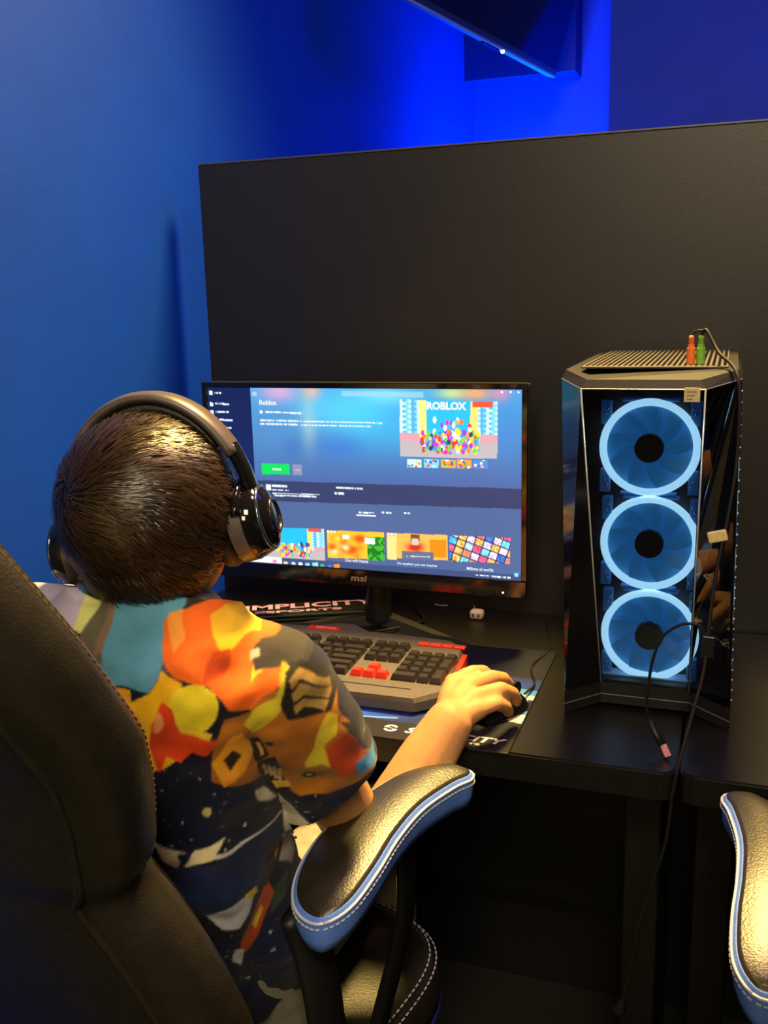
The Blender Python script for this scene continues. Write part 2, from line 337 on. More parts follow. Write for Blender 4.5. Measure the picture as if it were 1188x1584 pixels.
def make_chair():
    r = root('gaming_chair', (0, 0, 0), 'chair', 'chair')
    rings = []
    for z in list(np.linspace(0.47, 0.80, 14))+[0.815, 0.828, 0.838, 0.846, 0.854, 0.864, 0.878]+list(np.linspace(0.90, 1.255, 18)):
        a, yf, bt = interp(BACK, z); rings.append(sring(0, yf-bt, z, a, bt, 44, 3.2, tilt=0.38, conc=0.018))
    B().loft(rings).build('backrest', M_leather, r, True)
    for sx in (-1, 1):
        def edge(t, off, i0, i1):
            k0 = (t/(2*PI)*44) % 44; k = int(k0); f = k0-k; out = []
            for i in range(i0, i1):
                p = rings[i][k].lerp(rings[i][(k+1) % 44], f); cen = sum(rings[i], Vector())/44; d = Vector((p.x-cen.x, (p.y-cen.y), 0)).normalized(); p = p+d*off
                out.append(Vector((sx*p.x, p.y, p.z)))
            return out
        B().tube(smoothpath(edge(-0.66, 0.0005, 2, 37), 90), 0.0042, 8).build('back_piping', M_leather, r, True)
        B().tube(smoothpath(edge(0.62, 0.0005, 2, 37), 90), 0.0030, 8).build('back_piping', M_leather, r, True)
        for t in (0.30, 0.50): st = B(); stitches(smoothpath(edge(t, 0.0002, 21, 37), 60), 0.007, 0.0008, st); tag(st.build('back_stitching', M_stitchdark, r), kind='stuff')
    # seat
    rs = [sring(0, -0.01, z, 0.245*k, 0.225*k, 48, 4.0) for z, k in ((0.365, 0.90), (0.375, 0.965), (0.39, 0.995), (0.42, 1.0), (0.445, 0.985), (0.460, 0.94), (0.468, 0.86), (0.472, 0.6), (0.470, 0.3), (0.468, 0.06))]
    B().loft(rs).build('seat', M_leather, r, True)
    sp = B()
    for dz, k in ((0.4595, 0.955), (0.451, 0.985)): stitches(sring(0, -0.01, dz, 0.245*k, 0.225*k, 120, 4.0), 0.010, 0.0011, sp)
    tag(sp.build('seat_stitching', M_stitch, r), kind='stuff')
    rs = [sring(0, -0.01, z, 0.247*k, 0.227*k, 48, 4.0) for z, k in ((0.365, 0.955), (0.372, 0.985), (0.392, 1.0), (0.398, 0.996))]
    B().loft(rs, False).build('seat_trim', M_bluetrim, r, True)
    B().box((-0.17, -0.16, 0.32), (0.17, 0.16, 0.366), 0.008).build('seat_plate', M_black, r)
    # armrests
    for sx in (-1, 1):
        def outline(dw, dz):
            n = len(ARM); o = []
            for k in range(n):
                t = ARM[(k+1) % n]-ARM[k-1]; nrm = Vector((t.y, -t.x, 0)).normalized(); p = ARM[k]+nrm*dw; o.append(Vector((sx*p.x, p.y, p.z+dz)))
            return o
        NL = len(ARM); ri = min(range(NL), key=lambda k: ARM[k].y)
        def strip(loop, b, dome=0.0, m=8):                                 # close a loop with a domed grid from edge to edge
            A_ = [loop[(ri+k) % NL] for k in range(NL//2+1)]; B_ = [loop[(ri-k) % NL] for k in range(NL//2+1)]; V = []
            for p, q in zip(A_, B_):
                w_ = min(1.0, (p-q).length/0.08)
                for t in range(m+1): v = p.lerp(q, t/m); V.append(v+Vector((0, 0, dome*w_*(1-(2*t/m-1)**2))))
            b.add(V, [(k*(m+1)+t, k*(m+1)+t+1, (k+1)*(m+1)+t+1, (k+1)*(m+1)+t) for k in range(NL//2) for t in range(m)])
        b = B(); b.loft([outline(-0.012, -0.040), outline(-0.005, -0.038), outline(-0.001, -0.026), outline(0.0, -0.010), outline(-0.0005, -0.002), outline(-0.003, 0.001)], False); strip(outline(-0.012, -0.040), b, 0, 2); strip(outline(-0.003, 0.001), b, 0, 2)
        ar = b.build('armrest', M_blueleather, r, True)
        b = B(); b.loft([outline(-0.0035, -0.001), outline(-0.0042, 0.0020), outline(-0.0075, 0.0040)], False); strip(outline(-0.0075, 0.0040), b, 0.007)
        b.build('armrest_pad', M_leather, ar, True)
        op = outline(0.0005, -0.0035); pp = B(); pp.tube(op+[op[0]], 0.0017, 6); s2 = B(); stitches(outline(0.0012, -0.0095)+[outline(0.0012, -0.0095)[0]], 0.0062, 0.0011, s2, 0.3)
        pp.build('piping', M_stitch, ar, True); tag(s2.build('stitching', M_stitch, ar), kind='stuff')
        x = sx*0.236
        B().tube(smoothpath([(sx*0.215, -0.125, 0.690), (sx*0.225, -0.12, 0.65), (sx*0.236, -0.12, 0.60), (sx*0.24, -0.11, 0.50), (sx*0.235, -0.07, 0.40), (sx*0.18, -0.03, 0.365)], 20), 0.022, 14, flat=(0.55, 1.25)).build('arm_support', M_black, r, True)
        B().tube(smoothpath([(sx*0.250, 0.03, 0.712), (sx*0.249, 0.03, 0.60), (sx*0.245, -0.02, 0.50), (sx*0.235, -0.06, 0.41)], 20), 0.014, 12, flat=(0.6, 1.3)).build('arm_brace', M_gloss, r, True)
        B().disc((sx*0.205, -0.205, 0.545), (1, 0, 0), 0.030, 0.036, 28).build('hinge_cap', M_gloss, r, 'auto')
    # base
    B().tube([(0, 0, 0.10), (0, 0, 0.22), (0, 0, 0.221), (0, 0, 0.325)], [0.028, 0.028, 0.02, 0.02], 20).build('gas_column', M_satin, r, 'auto')
    for k in range(5):
        a = 2*PI*k/5+0.3; d = Vector((math.cos(a), math.sin(a), 0))
        lg = B().tube([d*0.02+Vector((0, 0, 0.115)), d*0.15+Vector((0, 0, 0.10)), d*0.285+Vector((0, 0, 0.075))], [0.026, 0.022, 0.014], 10).build('star_leg', M_black, r, True)
        c = B()
        t = Vector((-d.y, d.x, 0))
        for q in (-1, 1): c.disc(d*0.285+t*0.014*q+Vector((0, 0, 0.028)), t, 0.028, 0.016, 20)
        c.build('caster', M_black, lg, 'auto')
    return r
def copy_tree(o, parent=None):
    c = o.copy(); COL.objects.link(c); c.parent = parent
    for ch in list(o.children): copy_tree(ch, c)
    return c
ch1 = make_chair()
ch2 = copy_tree(ch1)
ch1.location = (-0.575, 0.966, 0); ch1.rotation_euler = (0, 0, math.radians(-12)); ch1['label'] = 'black leather gaming chair with pale blue armrest sides, occupied by the seated person'
ch2.location = (0.316, 0.935, 0); ch2.rotation_euler = (0, 0, math.radians(0)); ch2['label'] = 'empty black leather chair beside the cable, only its pale blue armrest edge showing'
for c in (ch1, ch2): c['group'] = 'gaming chairs at the desks'

# ------------------------------------------------------------------ desk mat
def pxz(x, y, z=0.7425): p = hz(x, y, z); return (p.x, p.y)
MX0, MX1, MY0, MY1 = -0.875, -0.237, 1.090, 1.452
mroot = root('desk_mat', ((MX0+MX1)/2, MY0, ZD), 'dark blue printed desk mat with white lettering lying under the keyboard', 'desk mat')
me, u, v = grid_mesh('mat_print', 300, 180, lambda u, v: np.stack([MX0+(MX1-MX0)*u, MY0+(MY1-MY0)*v, np.full_like(u, 0.74305)], 1))
X = MX0+(MX1-MX0)*u; Y = MY0+(MY1-MY0)*v
c = np.zeros((len(X), 3)); c[:] = (10, 14, 34)
n1 = vnoise(X, Y*3, 30, 1); n2 = vnoise(X*0.5, Y*4, 40, 2)
g = np.clip(1-np.abs(Y-1.20)/0.10, 0, 1); c += (np.array([28, 45, 150])-c)*(g*(0.45+0.5*n2)*(X < -0.30))[:, None]
g = np.exp(-((X+0.50)/0.09)**2-((Y-1.155)/0.03)**2); c += (np.array([30, 90, 225])-c)*np.clip(g*1.1, 0, 1)[:, None]
arc = np.abs(Y-(1.128+0.55*(X+0.46)**2+0.12*(X+0.46))-0.012); c += (np.array([120, 170, 255])-c)*(np.exp(-(arc/0.0022)**2)*(X > -0.58)*(X < -0.40)*0.9)[:, None]
for y0, y1, colr in ((1.180, 1.208, (225, 215, 190)), (1.210, 1.220, (60, 130, 205)), (1.224, 1.256, (14, 28, 90)), (1.258, 1.272, (200, 205, 200)), (1.272, 1.292, (70, 150, 215)), (1.292, 1.33, (24, 46, 120))):
    k = (Y+0.10*(X+0.26) > y0) & (Y+0.10*(X+0.26) < y1) & (X > -0.36-0.2*(Y-1.2)); c[k] = np.array(colr)*(0.82+0.3*n1[k])[:, None]
k = Y < 1.137+0.004*n1; c[k] = (16, 14, 22)
colour_attr(me, S3(np.clip(c, 0, 255)))
link('mat_print', me, mat('mat_fabric', rough=0.7, attr='paint', noise_amt=0.12, noise_scale=500, spec=0.3), mroot)
B().box((MX0-0.001, MY0-0.001, 0.7402), (MX1+0.001, MY1+0.001, 0.7430), 0.0008).build('rubber_base', M_black, mroot)
M_ink = mat('white_ink', S(225, 222, 230), 0.7)
lettering('SIMPLICITY', 0.0165, M_ink, mroot, Matrix.Translation((-0.378, 1.1085, 0.7434)), width=0.134, shear=0.25, bold=0.03)
lettering('ESPORTS', 0.0048, M_ink, mroot, Matrix.Translation((-0.335, 1.0995, 0.7434)), width=0.060, bold=0.02)
lg = B(); C0 = Vector((-0.3985, 1.1165, 0.7434))
for a0 in (0.5, 0.5+PI):
    arc = [C0+Vector((0.0098*math.cos(a0+t), 0.0098*math.sin(a0+t), 0)) for t in np.linspace(0, 2.5, 14)]; arc2 = [C0+Vector((0.0058*math.cos(a0+t), 0.0058*math.sin(a0+t), 0)) for t in np.linspace(0, 2.5, 14)]
    lg.add(arc+arc2, [(i, i+1, 15+i, 14+i) for i in range(13)])
    lg.add([arc2[-1], C0+Vector((0.003*math.cos(a0), 0.003*math.sin(a0), 0)), C0, arc2[-4]], [(0, 1, 2, 3)])
lg.build('round_logo', M_ink, mroot)

# folded mat with lettering behind the keyboard, under the monitor
fa = hz(348, 950, 0.764); fb = hz(588, 936, 0.764); fd = (fb-fa).normalized(); fn = Vector((-fd.y, fd.x, 0)); fl = (fb-fa).length
fm = root('folded_mat', (fa+fb)/2-Vector((0, 0, 0.02)), 'folded black mat with pinkish lettering lying under the monitor', 'mat')
MF = Matrix(((fd.x, fn.x, 0, fa.x), (fd.y, fn.y, 0, fa.y), (0, 0, 1, 0.7635), (0, 0, 0, 1)))
MF2 = MF.copy()
for k in range(3): B().box((-0.03-0.004*k, -0.016-0.003*k, -0.0232+0.0078*k), (fl+0.012+0.003*k, 0.048, -0.0158+0.0078*k), 0.0025, MF).build('folded_layer', M_black, fm)
M_pink = mat('mauve_ink', S(225, 175, 225), 0.6)
lettering('SIMPLICITY', 0.027, M_pink, fm, MF @ Matrix.Translation((0.008, 0.012, 0.0005)), width=fl-0.014, bold=0.03)
lettering('ESPORTS', 0.012, M_pink, fm, MF @ Matrix.Translation((0.052, -0.010, 0.0005)), width=fl*0.56, bold=0.03)

# ------------------------------------------------------------------ monitor
SX0, SX1, SZ0, SZ1, SY = -0.822, -0.2905, 0.861, 1.1575, 1.434
mon = root('computer_monitor', (-0.556, 1.50, ZD), 'black widescreen monitor showing a game store page on the desk', 'monitor')
B().box((SX0-0.008, SY+0.0015, SZ0-0.027), (SX1+0.008, SY+0.032, SZ1+0.008), 0.004).build('housing', M_black, mon)
bz = B(); 
bz.box((SX0-0.009, SY-0.003, SZ1), (SX1+0.009, SY+0.004, SZ1+0.009), 0.001); bz.box((SX0-0.009, SY-0.004, SZ0-0.028), (SX1+0.009, SY+0.004, SZ0), 0.0015)
bz.box((SX0-0.009, SY-0.003, SZ0), (SX0, SY+0.004, SZ1), 0.001); bz.box((SX1, SY-0.003, SZ0), (SX1+0.009, SY+0.004, SZ1), 0.001)
bz.build('bezel', M_gloss, mon)
MV = Matrix(((1, 0, 0, 0), (0, 0, -1, 0), (0, 1, 0, 0), (0, 0, 0, 1)))     # text plane facing the chair
lettering('msi', 0.0105, mat('grey_badge', (0.45, 0.42, 0.38), 0.3, metal=0.7), mon, Matrix.Translation((-0.574, SY-0.0045, SZ0-0.0195)) @ MV, name='badge', width=0.029, shear=0.15, bold=0.03)
B().ell((SX1-0.028, SY-0.004, SZ0-0.020), (0.0016, 0.001, 0.0016), nu=10, nv=6).build('power_light', mat('led_white', (1, 1, 1), 0.4, emit=(0.8, 0.85, 1), estr=3), mon)
B().box((-0.60, SY+0.03, 0.86), (-0.512, SY+0.065, 0.98), 0.008).build('stand_hub', M_black, mon)
B().tube([(-0.556, SY+0.075, 0.95), (-0.556, SY+0.08, 0.85), (-0.556, SY+0.075, 0.752)], [0.022, 0.020, 0.024], 16).build('stand_neck', M_satin, mon, 'auto')
for tip in ((-0.722, 1.412), (-0.378, 1.428)):
    a = Vector((-0.556, 1.525, 0.7475)); t = Vector((tip[0], tip[1], 0.745)); d = (t-a).normalized(); n = Vector((-d.y, d.x, 0))
    B().hull([a-n*0.016-d*0.01+Vector((0, 0, -0.007)), t-n*0.009+Vector((0, 0, -0.0045)), t+n*0.009+Vector((0, 0, -0.0045)), a+n*0.016-d*0.01+Vector((0, 0, -0.007))],
             [a-n*0.011-d*0.01+Vector((0, 0, 0.012)), t-n*0.006+Vector((0, 0, 0.005)), t+n*0.006+Vector((0, 0, 0.005)), a+n*0.011-d*0.01+Vector((0, 0, 0.012))]).build('stand_leg', mat('satin_dark_grey', (0.06, 0.055, 0.05), 0.3, metal=0.4), mon)
# the picture on the screen, painted in the pixels of the photograph and mapped to the panel by its four corners
def homog(src, dst):
    A = []; b = []
    for (x, y), (X_, Y_) in zip(src, dst):
        A.append([x, y, 1, 0, 0, 0, -x*X_, -y*X_]); b.append(X_); A.append([0, 0, 0, x, y, 1, -x*Y_, -y*Y_]); b.append(Y_)
    return np.append(np.linalg.solve(np.array(A), np.array(b)), 1).reshape(3, 3)
HM = homog([(0, 0), (1, 0), (1, 1), (0, 1)], [(333, 602), (804.5, 599), (808, 899.5), (333, 868)]); HI = np.linalg.inv(HM)
def scr(x, y): q = HI @ np.array([x, y, 1.0]); return q[0]/q[2], q[1]/q[2]
me, u, v = grid_mesh('screen_image', 520, 300, lambda u, v: np.stack([SX0+(SX1-SX0)*u, np.full_like(u, SY-0.0002), SZ1-(SZ1-SZ0)*v], 1))
q = HM @ np.stack([u, v, np.ones_like(u)]); X = q[0]/q[2]; Y = q[1]/q[2]
c = np.zeros((len(X), 3)); c[:] = (74, 94, 138)
def blob(x, y, rx, ry, colr, a=1.0):
    global c
    g = np.exp(-((X-x)/rx)**2-((Y-y)/ry)**2)*a; c += (np.array(colr)-c)*np.clip(g, 0, 1)[:, None]
hero = Y < 742+0.022*(X-400); t = np.clip((Y-600)/145, 0, 1)
c[hero] = (np.array([70, 150, 205])*(1-t[hero])[:, None]+np.array([72, 96, 150])*t[hero][:, None])
save = c.copy()
blob(440, 608, 28, 16, (205, 150, 190)); blob(488, 606, 14, 14, (235, 150, 130)); blob(482, 650, 12, 40, (170, 180, 170), .8); blob(570, 640, 50, 45, (60, 185, 225), .8)
blob(530, 690, 36, 18, (60, 110, 190), .7); blob(520, 635, 60, 30, (90, 200, 235), .6); blob(640, 660, 60, 40, (60, 170, 215), .6); blob(455, 690, 14, 14, (60, 100, 170), .7); blob(600, 612, 40, 12, (110, 205, 225), .8); blob(700, 606, 24, 9, (190, 210, 130), .9); blob(735, 606, 22, 9, (235, 150, 90), .95); blob(772, 606, 16, 12, (225, 130, 150), .8); blob(785, 660, 22, 50, (60, 130, 200), .5); blob(430, 660, 40, 40, (80, 130, 180), .5)
c[~hero] = save[~hero]
def rect(x0, y0, x1, y1, colr, sl=0.03, a=1.0):
    global c
    k = (X > x0) & (X < x1) & (Y > y0+sl*(X-x0)) & (Y < y1+sl*(X-x0)); c[k] = c[k]*(1-a)+np.array(colr)*a; return k
rect(397, 742, 812, 774, (52, 60, 96), 0.022)
k = X < 397; c[k] = np.array((24, 36, 84))*(0.9+0.25*(Y[k]-600)/280)[:, None]
rect(533, 604.5, 656, 612.5, (150, 190, 205), 0.0, .75)
def textbar(x0, y, x1, h=2.2, sl=0.02, colr=(212, 222, 236), seed=0):
    global c
    n = np.random.RandomState(int(x0*7+y*13+seed)).rand(400) > 0.22; k = (X > x0) & (X < x1) & (np.abs(Y-(y+sl*(X-x0))) < h*0.42); k &= n[np.clip(((X-x0)*1.0).astype(int), 0, 399)]; c[k] = colr
for y, x1 in ((610, 354), (626, 364), (638, 363), (650, 368), (662, 366)): textbar(344, y, x1, 3.2)
for y in (610, 627, 639, 651): rect(336, y-3, 341, y+3, (220, 230, 240))
rect(400, 607, 406, 614, (160, 175, 210), 0); 
textbar(418, 637.5, 472, 3); rect(409.5, 635, 414, 640, (220, 230, 240)); textbar(409, 650, 594, 2.6, 0.012); textbar(409, 655.5, 577, 2.6, 0.012)
rect(408, 716, 451, 732.5, (22, 200, 84), 0.01); textbar(424, 724.5, 438, 3, 0.01); rect(455, 717, 470, 733, (128, 132, 160), 0.01); textbar(459, 725.5, 466, 1.6)
rect(413, 748, 421, 757, (225, 230, 240)); textbar(423, 750.5, 446, 4); textbar(423, 757, 449, 2.4); rect(423, 761.6, 495, 762.8, (220, 225, 235), 0.02); textbar(424, 765.5, 490, 2.8); textbar(521, 752.5, 561, 3); textbar(518, 761, 532, 4)
for x0, x1 in ((554, 578), (589, 605), (624, 635)): textbar(x0, 791, x1, 3.2)
rect(551, 794.6, 581, 796.4, (235, 240, 245), 0.02)
rs = np.random.RandomState(3)
def sky(x0, y0, x1, y1, sl=0.02):
    k = rect(x0, y0, x1, y1, (40, 175, 225), sl); t = (X-x0)/(x1-x0); w_ = (Y-y0-sl*(X-x0))/(y1-y0)
    kk = k & ((t < .22) | (t > .78)); st = ((t*34).astype(int)*2+(w_*22).astype(int) % 2*((t*34).astype(int) % 2)) % 3
    c[kk] = np.where(st[kk][:, None] == 0, (190, 228, 240), np.where(st[kk][:, None] == 1, (120, 200, 230), (80, 165, 215)))
    kk = k & (t > .20) & (t < .27); c[kk] = (235, 215, 120); kk = k & (t > .72) & (t < .80); c[kk] = (240, 205, 110); kk = k & (w_ < .1) & (t > .74) & (t < .95); c[kk] = (220, 80, 60)
    kk = k & (w_ > .72); c[kk] = (176, 168, 170); kk = k & (w_ > .58) & (w_ < .72) & ((t < .2) | (t > .82)); c[kk] = (205, 150, 160)
    return k
def crowd(x0, y0, x1, y1, n, s):
    pal = [(240, 120, 40), (235, 60, 50), (250, 205, 60), (230, 40, 190), (40, 150, 220), (250, 240, 235), (90, 200, 90), (245, 160, 60), (150, 60, 200), (60, 60, 90)]
    for i in range(n):
        x = rs.uniform(x0, x1); y = rs.uniform(y0, y1); kk = ((X-x)/(s*rs.uniform(.7, 1.2)))**2+((Y-y)/(s*rs.uniform(1.0, 1.9)))**2 < 1; c[kk] = np.array(pal[rs.randint(len(pal))])
sky(620, 616, 768, 703, 0.012); crowd(652, 664, 740, 696, 170, 2.9); crowd(672, 645, 735, 665, 14, 2.8)
for i, x0 in enumerate((630, 656, 682, 706, 731)):
    base = [(190, 220, 235), (120, 200, 225), (240, 160, 50), (235, 150, 60), (70, 130, 210)][i]; rect(x0, 706.5, x0+22.5, 719.5, base, 0.01)
    for j in range(9):
        x = x0+rs.uniform(2, 20); y = rs.uniform(708, 718.5); kk = ((X-x)/2.2)**2+((Y-y)/1.8)**2 < 1; c[kk] = [(230, 90, 60), (250, 230, 230), (60, 150, 90), (40, 90, 190), (250, 200, 80)][rs.randint(5)]
sky(404, 816, 500, 867, 0.02); crowd(430, 842, 478, 862, 70, 2.2)
rect(504, 820, 593, 864, (240, 180, 50), 0.03); 
for i in range(26): blob(rs.uniform(508, 560), rs.uniform(828, 862), 6, 5, [(250, 130, 30), (255, 215, 70), (215, 75, 20), (250, 240, 200)][rs.randint(4)], .9)
kk0 = (X > 566) & (X < 593) & (Y > 830) & (Y < 866+0.03*(X-504)); c[kk0] = np.where(vnoise(X[kk0], Y[kk0], .28, 5)[:, None] > .5, (60, 170, 50), (25, 110, 30))
rect(528, 827, 538, 834, (250, 245, 235)); rect(563, 832, 578, 841, (235, 240, 240))
rect(597, 823, 692, 864, (245, 175, 80), 0.03); rect(664, 833, 690, 862, (235, 130, 25), 0.03); rect(598, 828, 612, 866, (250, 205, 130), 0.03); blob(641, 846, 12, 7, (190, 50, 30), 1.3); rect(634, 825, 648, 836, (120, 70, 50), 0.03); rect(636, 832, 646, 842, (200, 185, 170), 0.03); rect(620, 852, 670, 868, (86, 98, 132), 0.03, .92); textbar(627, 860.5, 664, 1.6)
k = rect(695, 826, 790, 868, (34, 44, 92), 0.035)
a_ = math.radians(17); U = (X-695)*math.cos(a_)+(Y-826)*math.sin(a_); W = -(X-695)*math.sin(a_)*1.25+(Y-826)*math.cos(a_)
iu = np.floor(U/13.6).astype(int); iw = np.floor(W/12.4).astype(int); inn = (np.abs(U/13.6-iu-.5) < .43) & (np.abs(W/12.4-iw-.5) < .42) & k
pal = np.array([(80, 180, 230), (240, 130, 90), (60, 110, 200), (230, 200, 220), (120, 210, 235), (235, 90, 130), (180, 215, 240), (250, 180, 90)]); hid = (iu*7+iw*13+iu*iw*3) % 8
c[inn] = pal[hid[inn]]*(0.7+0.6*vnoise(X[inn], Y[inn], .5, 9))[:, None]
for x0, y0 in ((506, 822), (600, 825)):
    for j in range(3): kk = ((X-x0-j*5)/1.6)**2+((Y-y0-.03*j*5)/1.6)**2 < 1; c[kk] = (250, 240, 225)
tb = Y > 864+0.0655*(X-333)-3.5*0; tb = Y > (855.5+0.0665*(X-333)+3); c[tb] = (60, 74, 116)
k = tb & (X < 432); c[k] = (238, 234, 238); blob(421, 871, 4, 2.5, (205, 90, 140), 1)
for i, (x, colr) in enumerate(((438, (230, 200, 150)), (450, (170, 220, 240)), (461, (235, 225, 225)), (472, (150, 200, 225)), (484, (120, 220, 215)), (495, (40, 170, 130)), (507, (50, 110, 200)), (518, (245, 140, 30)))):
    y = 861+0.0665*(x-333)+6.0; kk = (np.abs(X-x) < 4.6) & (np.abs(Y-y) < 4.6) if i in (4, 7) else ((X-x)/3.4)**2+((Y-y)/3.4)**2 < 1; c[kk] = colr
for x0, x1 in ((736, 756), (760, 776), (779, 791)): textbar(x0, 861.5+0.0665*(x0-333)+2, x1, 3.4, 0.0665)
rect(797, 886, 803, 892, (120, 200, 225))
for x in (774, 787, 799): kk = ((X-x)/1.6)**2+((Y-603)/1.6)**2 < 1; c[kk] = (240, 240, 240)
colour_attr(me, S3(np.clip(c, 0, 255)))
simg = link('screen_image', me, mat('screen_glow', (0.0, 0.0, 0.0), 0.25, spec=0.2, emit=(1, 1, 1), estr=1.5, attr='paint'), mon)
M_glowtext = mat('screen_text', (0, 0, 0), 0.5, emit=(0.95, 0.97, 1.0), estr=1.0)
def stext(s, x, y, h, wpx, bold=0.02):
    uu, vv = scr(x, y); u2, _ = scr(x+wpx, y); M = Matrix.Translation((SX0+(SX1-SX0)*uu, SY-0.0006, SZ1-(SZ1-SZ0)*vv)) @ MV
    lettering(s, h/300*(SZ1-SZ0)*1.06, M_glowtext, simg, M, name='screen_lettering', width=(u2-uu)*(SX1-SX0), bold=bold)
stext('Roblox', 410, 627, 8, 26, .03); stext('ROBLOX', 661, 631, 12, 60, .05)
stext('Chat with friends', 531, 870, 5, 36); stext('Do anything you can imagine', 613, 875, 5, 62); stext('Millions of worlds', 722, 882, 5, 42)

# ------------------------------------------------------------------ keyboard
ZK = 0.772; KCX = -0.573
kb = root('gaming_keyboard', (KCX, 1.27, 0.7435), 'dark grey gaming keyboard with red arrow keys on the desk mat', 'keyboard')
half = [hz(*p, ZK) for p in ((494, 1053), (639, 1075), (686, 1065), (716, 1003), (696, 994), (610, 984), (571, 980), (549, 970), (491, 965))]
rt = [(p.x, p.y) for p in half[1:-1]]
poly = rt + [(2*KCX-x, y) for x, y in rt[::-1]]
def shrink(poly, s, dy=0): return [(KCX+(x-KCX)*s, 1.28+(y-1.28)*s+dy) for x, y in poly]
def ring3(poly, f): return [Vector((x, y, f(x, y))) for x, y in poly]
tilt = lambda x, y: 0.766+0.045*(y-1.16)
B().loft([ring3(shrink(poly, 0.985), lambda x, y: 0.7445), ring3(shrink(poly, 1.012), lambda x, y: 0.748), ring3(shrink(poly, 1.008), lambda x, y: tilt(x, y)-0.006), ring3(shrink(poly, 0.992), lambda x, y: tilt(x, y))]).build('case_body', mat('keyboard_grey', (0.105, 0.092, 0.074), 0.42, noise_amt=0.15, noise_scale=150, bump=0.1, bump_scale=700), kb)
M_key = mat('keycap_black', (0.026, 0.023, 0.019), 0.30, noise_amt=0.1); M_red = mat('red_plastic', S(225, 50, 28), 0.4, noise_amt=0.08)
KMESH = {}
def keymesh(wu, hu, red):
    k = (wu, hu, red)
    if k not in KMESH:
        hw, hh = wu*0.0095-0.0008, hu*0.0095-0.0008; b = B()
        rg = lambda w_, h_, z: [Vector((-w_, -h_, z)), Vector((w_, -h_, z)), Vector((w_, h_, z)), Vector((-w_, h_, z))]
        b.loft([rg(hw, hh, 0), rg(hw-0.0006, hh-0.0006, 0.003), rg(hw-0.0026, hh-0.0026, 0.0088), rg(hw-0.0034, hh-0.0034, 0.0094)])
        m_ = b.mesh('key'); bm = bmesh.new(); bm.from_mesh(m_); bmesh.ops.recalc_face_normals(bm, faces=bm.faces); bm.to_mesh(m_); bm.free(); m_.materials.append(M_red if red else M_key); KMESH[k] = m_
    return KMESH[k]
PX0, PY0 = -0.7845, 1.222
def key(xu, row, wu=1, hu=1, red=False):
    x = PX0+(xu+wu/2)*0.019; y = PY0+(row+(hu-1)/2)*0.019+(0.006 if row == 5 else 0)
    o = bpy.data.objects.new('key', keymesh(wu, hu, red)); COL.objects.link(o); o.parent = kb; o.location = Vector((x, y, tilt(x, y)-0.0005))-kb.location
for w_, row in (([1.25]*3+[6.25]+[1.25]*4, 0), ([2.25]+[1]*10+[2.75], 1), ([1.75]+[1]*11+[2.25], 2), ([1.5]+[1]*12+[1.5], 3), ([1]*13+[2], 4)):
    xx = 0
    for i, q in enumerate(w_): key(xx, row, q, 1, (row == 2 and i in (1, 2, 3)) or (row == 3 and i == 2)); xx += q
key(0, 5)
for x0 in (2, 6.5, 11):
    for i in range(4): key(x0+i, 5)
for i in range(3):
    key(15.25+i, 5); key(15.25+i, 4); key(15.25+i, 3); key(15.25+i, 0, red=True)
key(16.25, 1, red=True)
for row in (1, 2, 3, 4):
    for i in range(3): key(18.5+i, row)
key(21.5, 4); key(21.5, 2, 1, 2); key(21.5, 0, 1, 2); key(18.5, 0, 2); key(20.5, 0)
for i in range(4):
    x = PX0+(18.55+i)*0.019; B().box((x, 1.341, tilt(x, 1.345)-0.001), (x+0.0175, 1.352, tilt(x, 1.35)+0.003), 0.0015).build('media_key', M_red, kb)
xr = half[3].x
for y0, y1 in ((1.215, 1.268), (1.272, 1.335)):
    xa = np.interp((y0, y1), (half[2].y, half[3].y), (half[2].x, half[3].x))
    for sg in (1, -1):
        p0 = (xa[0]+0.003, y0); p1 = (xa[1]+0.003, y1); pl = [p0, (p0[0]+0.007, y0), (p1[0]+0.007, y1), p1]
        if sg < 0: pl = [(2*KCX-x, y) for x, y in pl][::-1]
        B().prism(pl, 0.752, 0.7695).build('side_light_bar', M_red, kb)
B().box((-0.628, 1.366, tilt(0, 1.37)-0.001), (-0.574, 1.382, tilt(0, 1.37)+0.0015), 0.002).build('badge_plate', M_red, kb)
lettering('REDRAGON', 0.0055, M_ink, kb, Matrix.Translation((-0.614, 1.371, tilt(0, 1.37)+0.0018)), name='badge_lettering', width=0.034, bold=0.02)
B().box((-0.72, 1.1905, tilt(0, 1.19)-0.002), (-0.395, 1.1925, tilt(0, 1.19)+0.0006)).build('palm_groove', M_black, kb)
ang = []
for sg in (1, -1):
    p = [Vector((KCX+sg*x, y, 0)) for x, y in ((0.045, 1.362), (0.085, 1.374), (0.06, 1.385))]
B().tube(smoothpath([(KCX, 1.395, 0.758), (KCX+0.03, 1.45, 0.748), (KCX+0.09, 1.53, 0.746), (KCX+0.05, 1.605, 0.746)], 24), 0.0022, 8).build('keyboard_lead', M_black, kb, True)

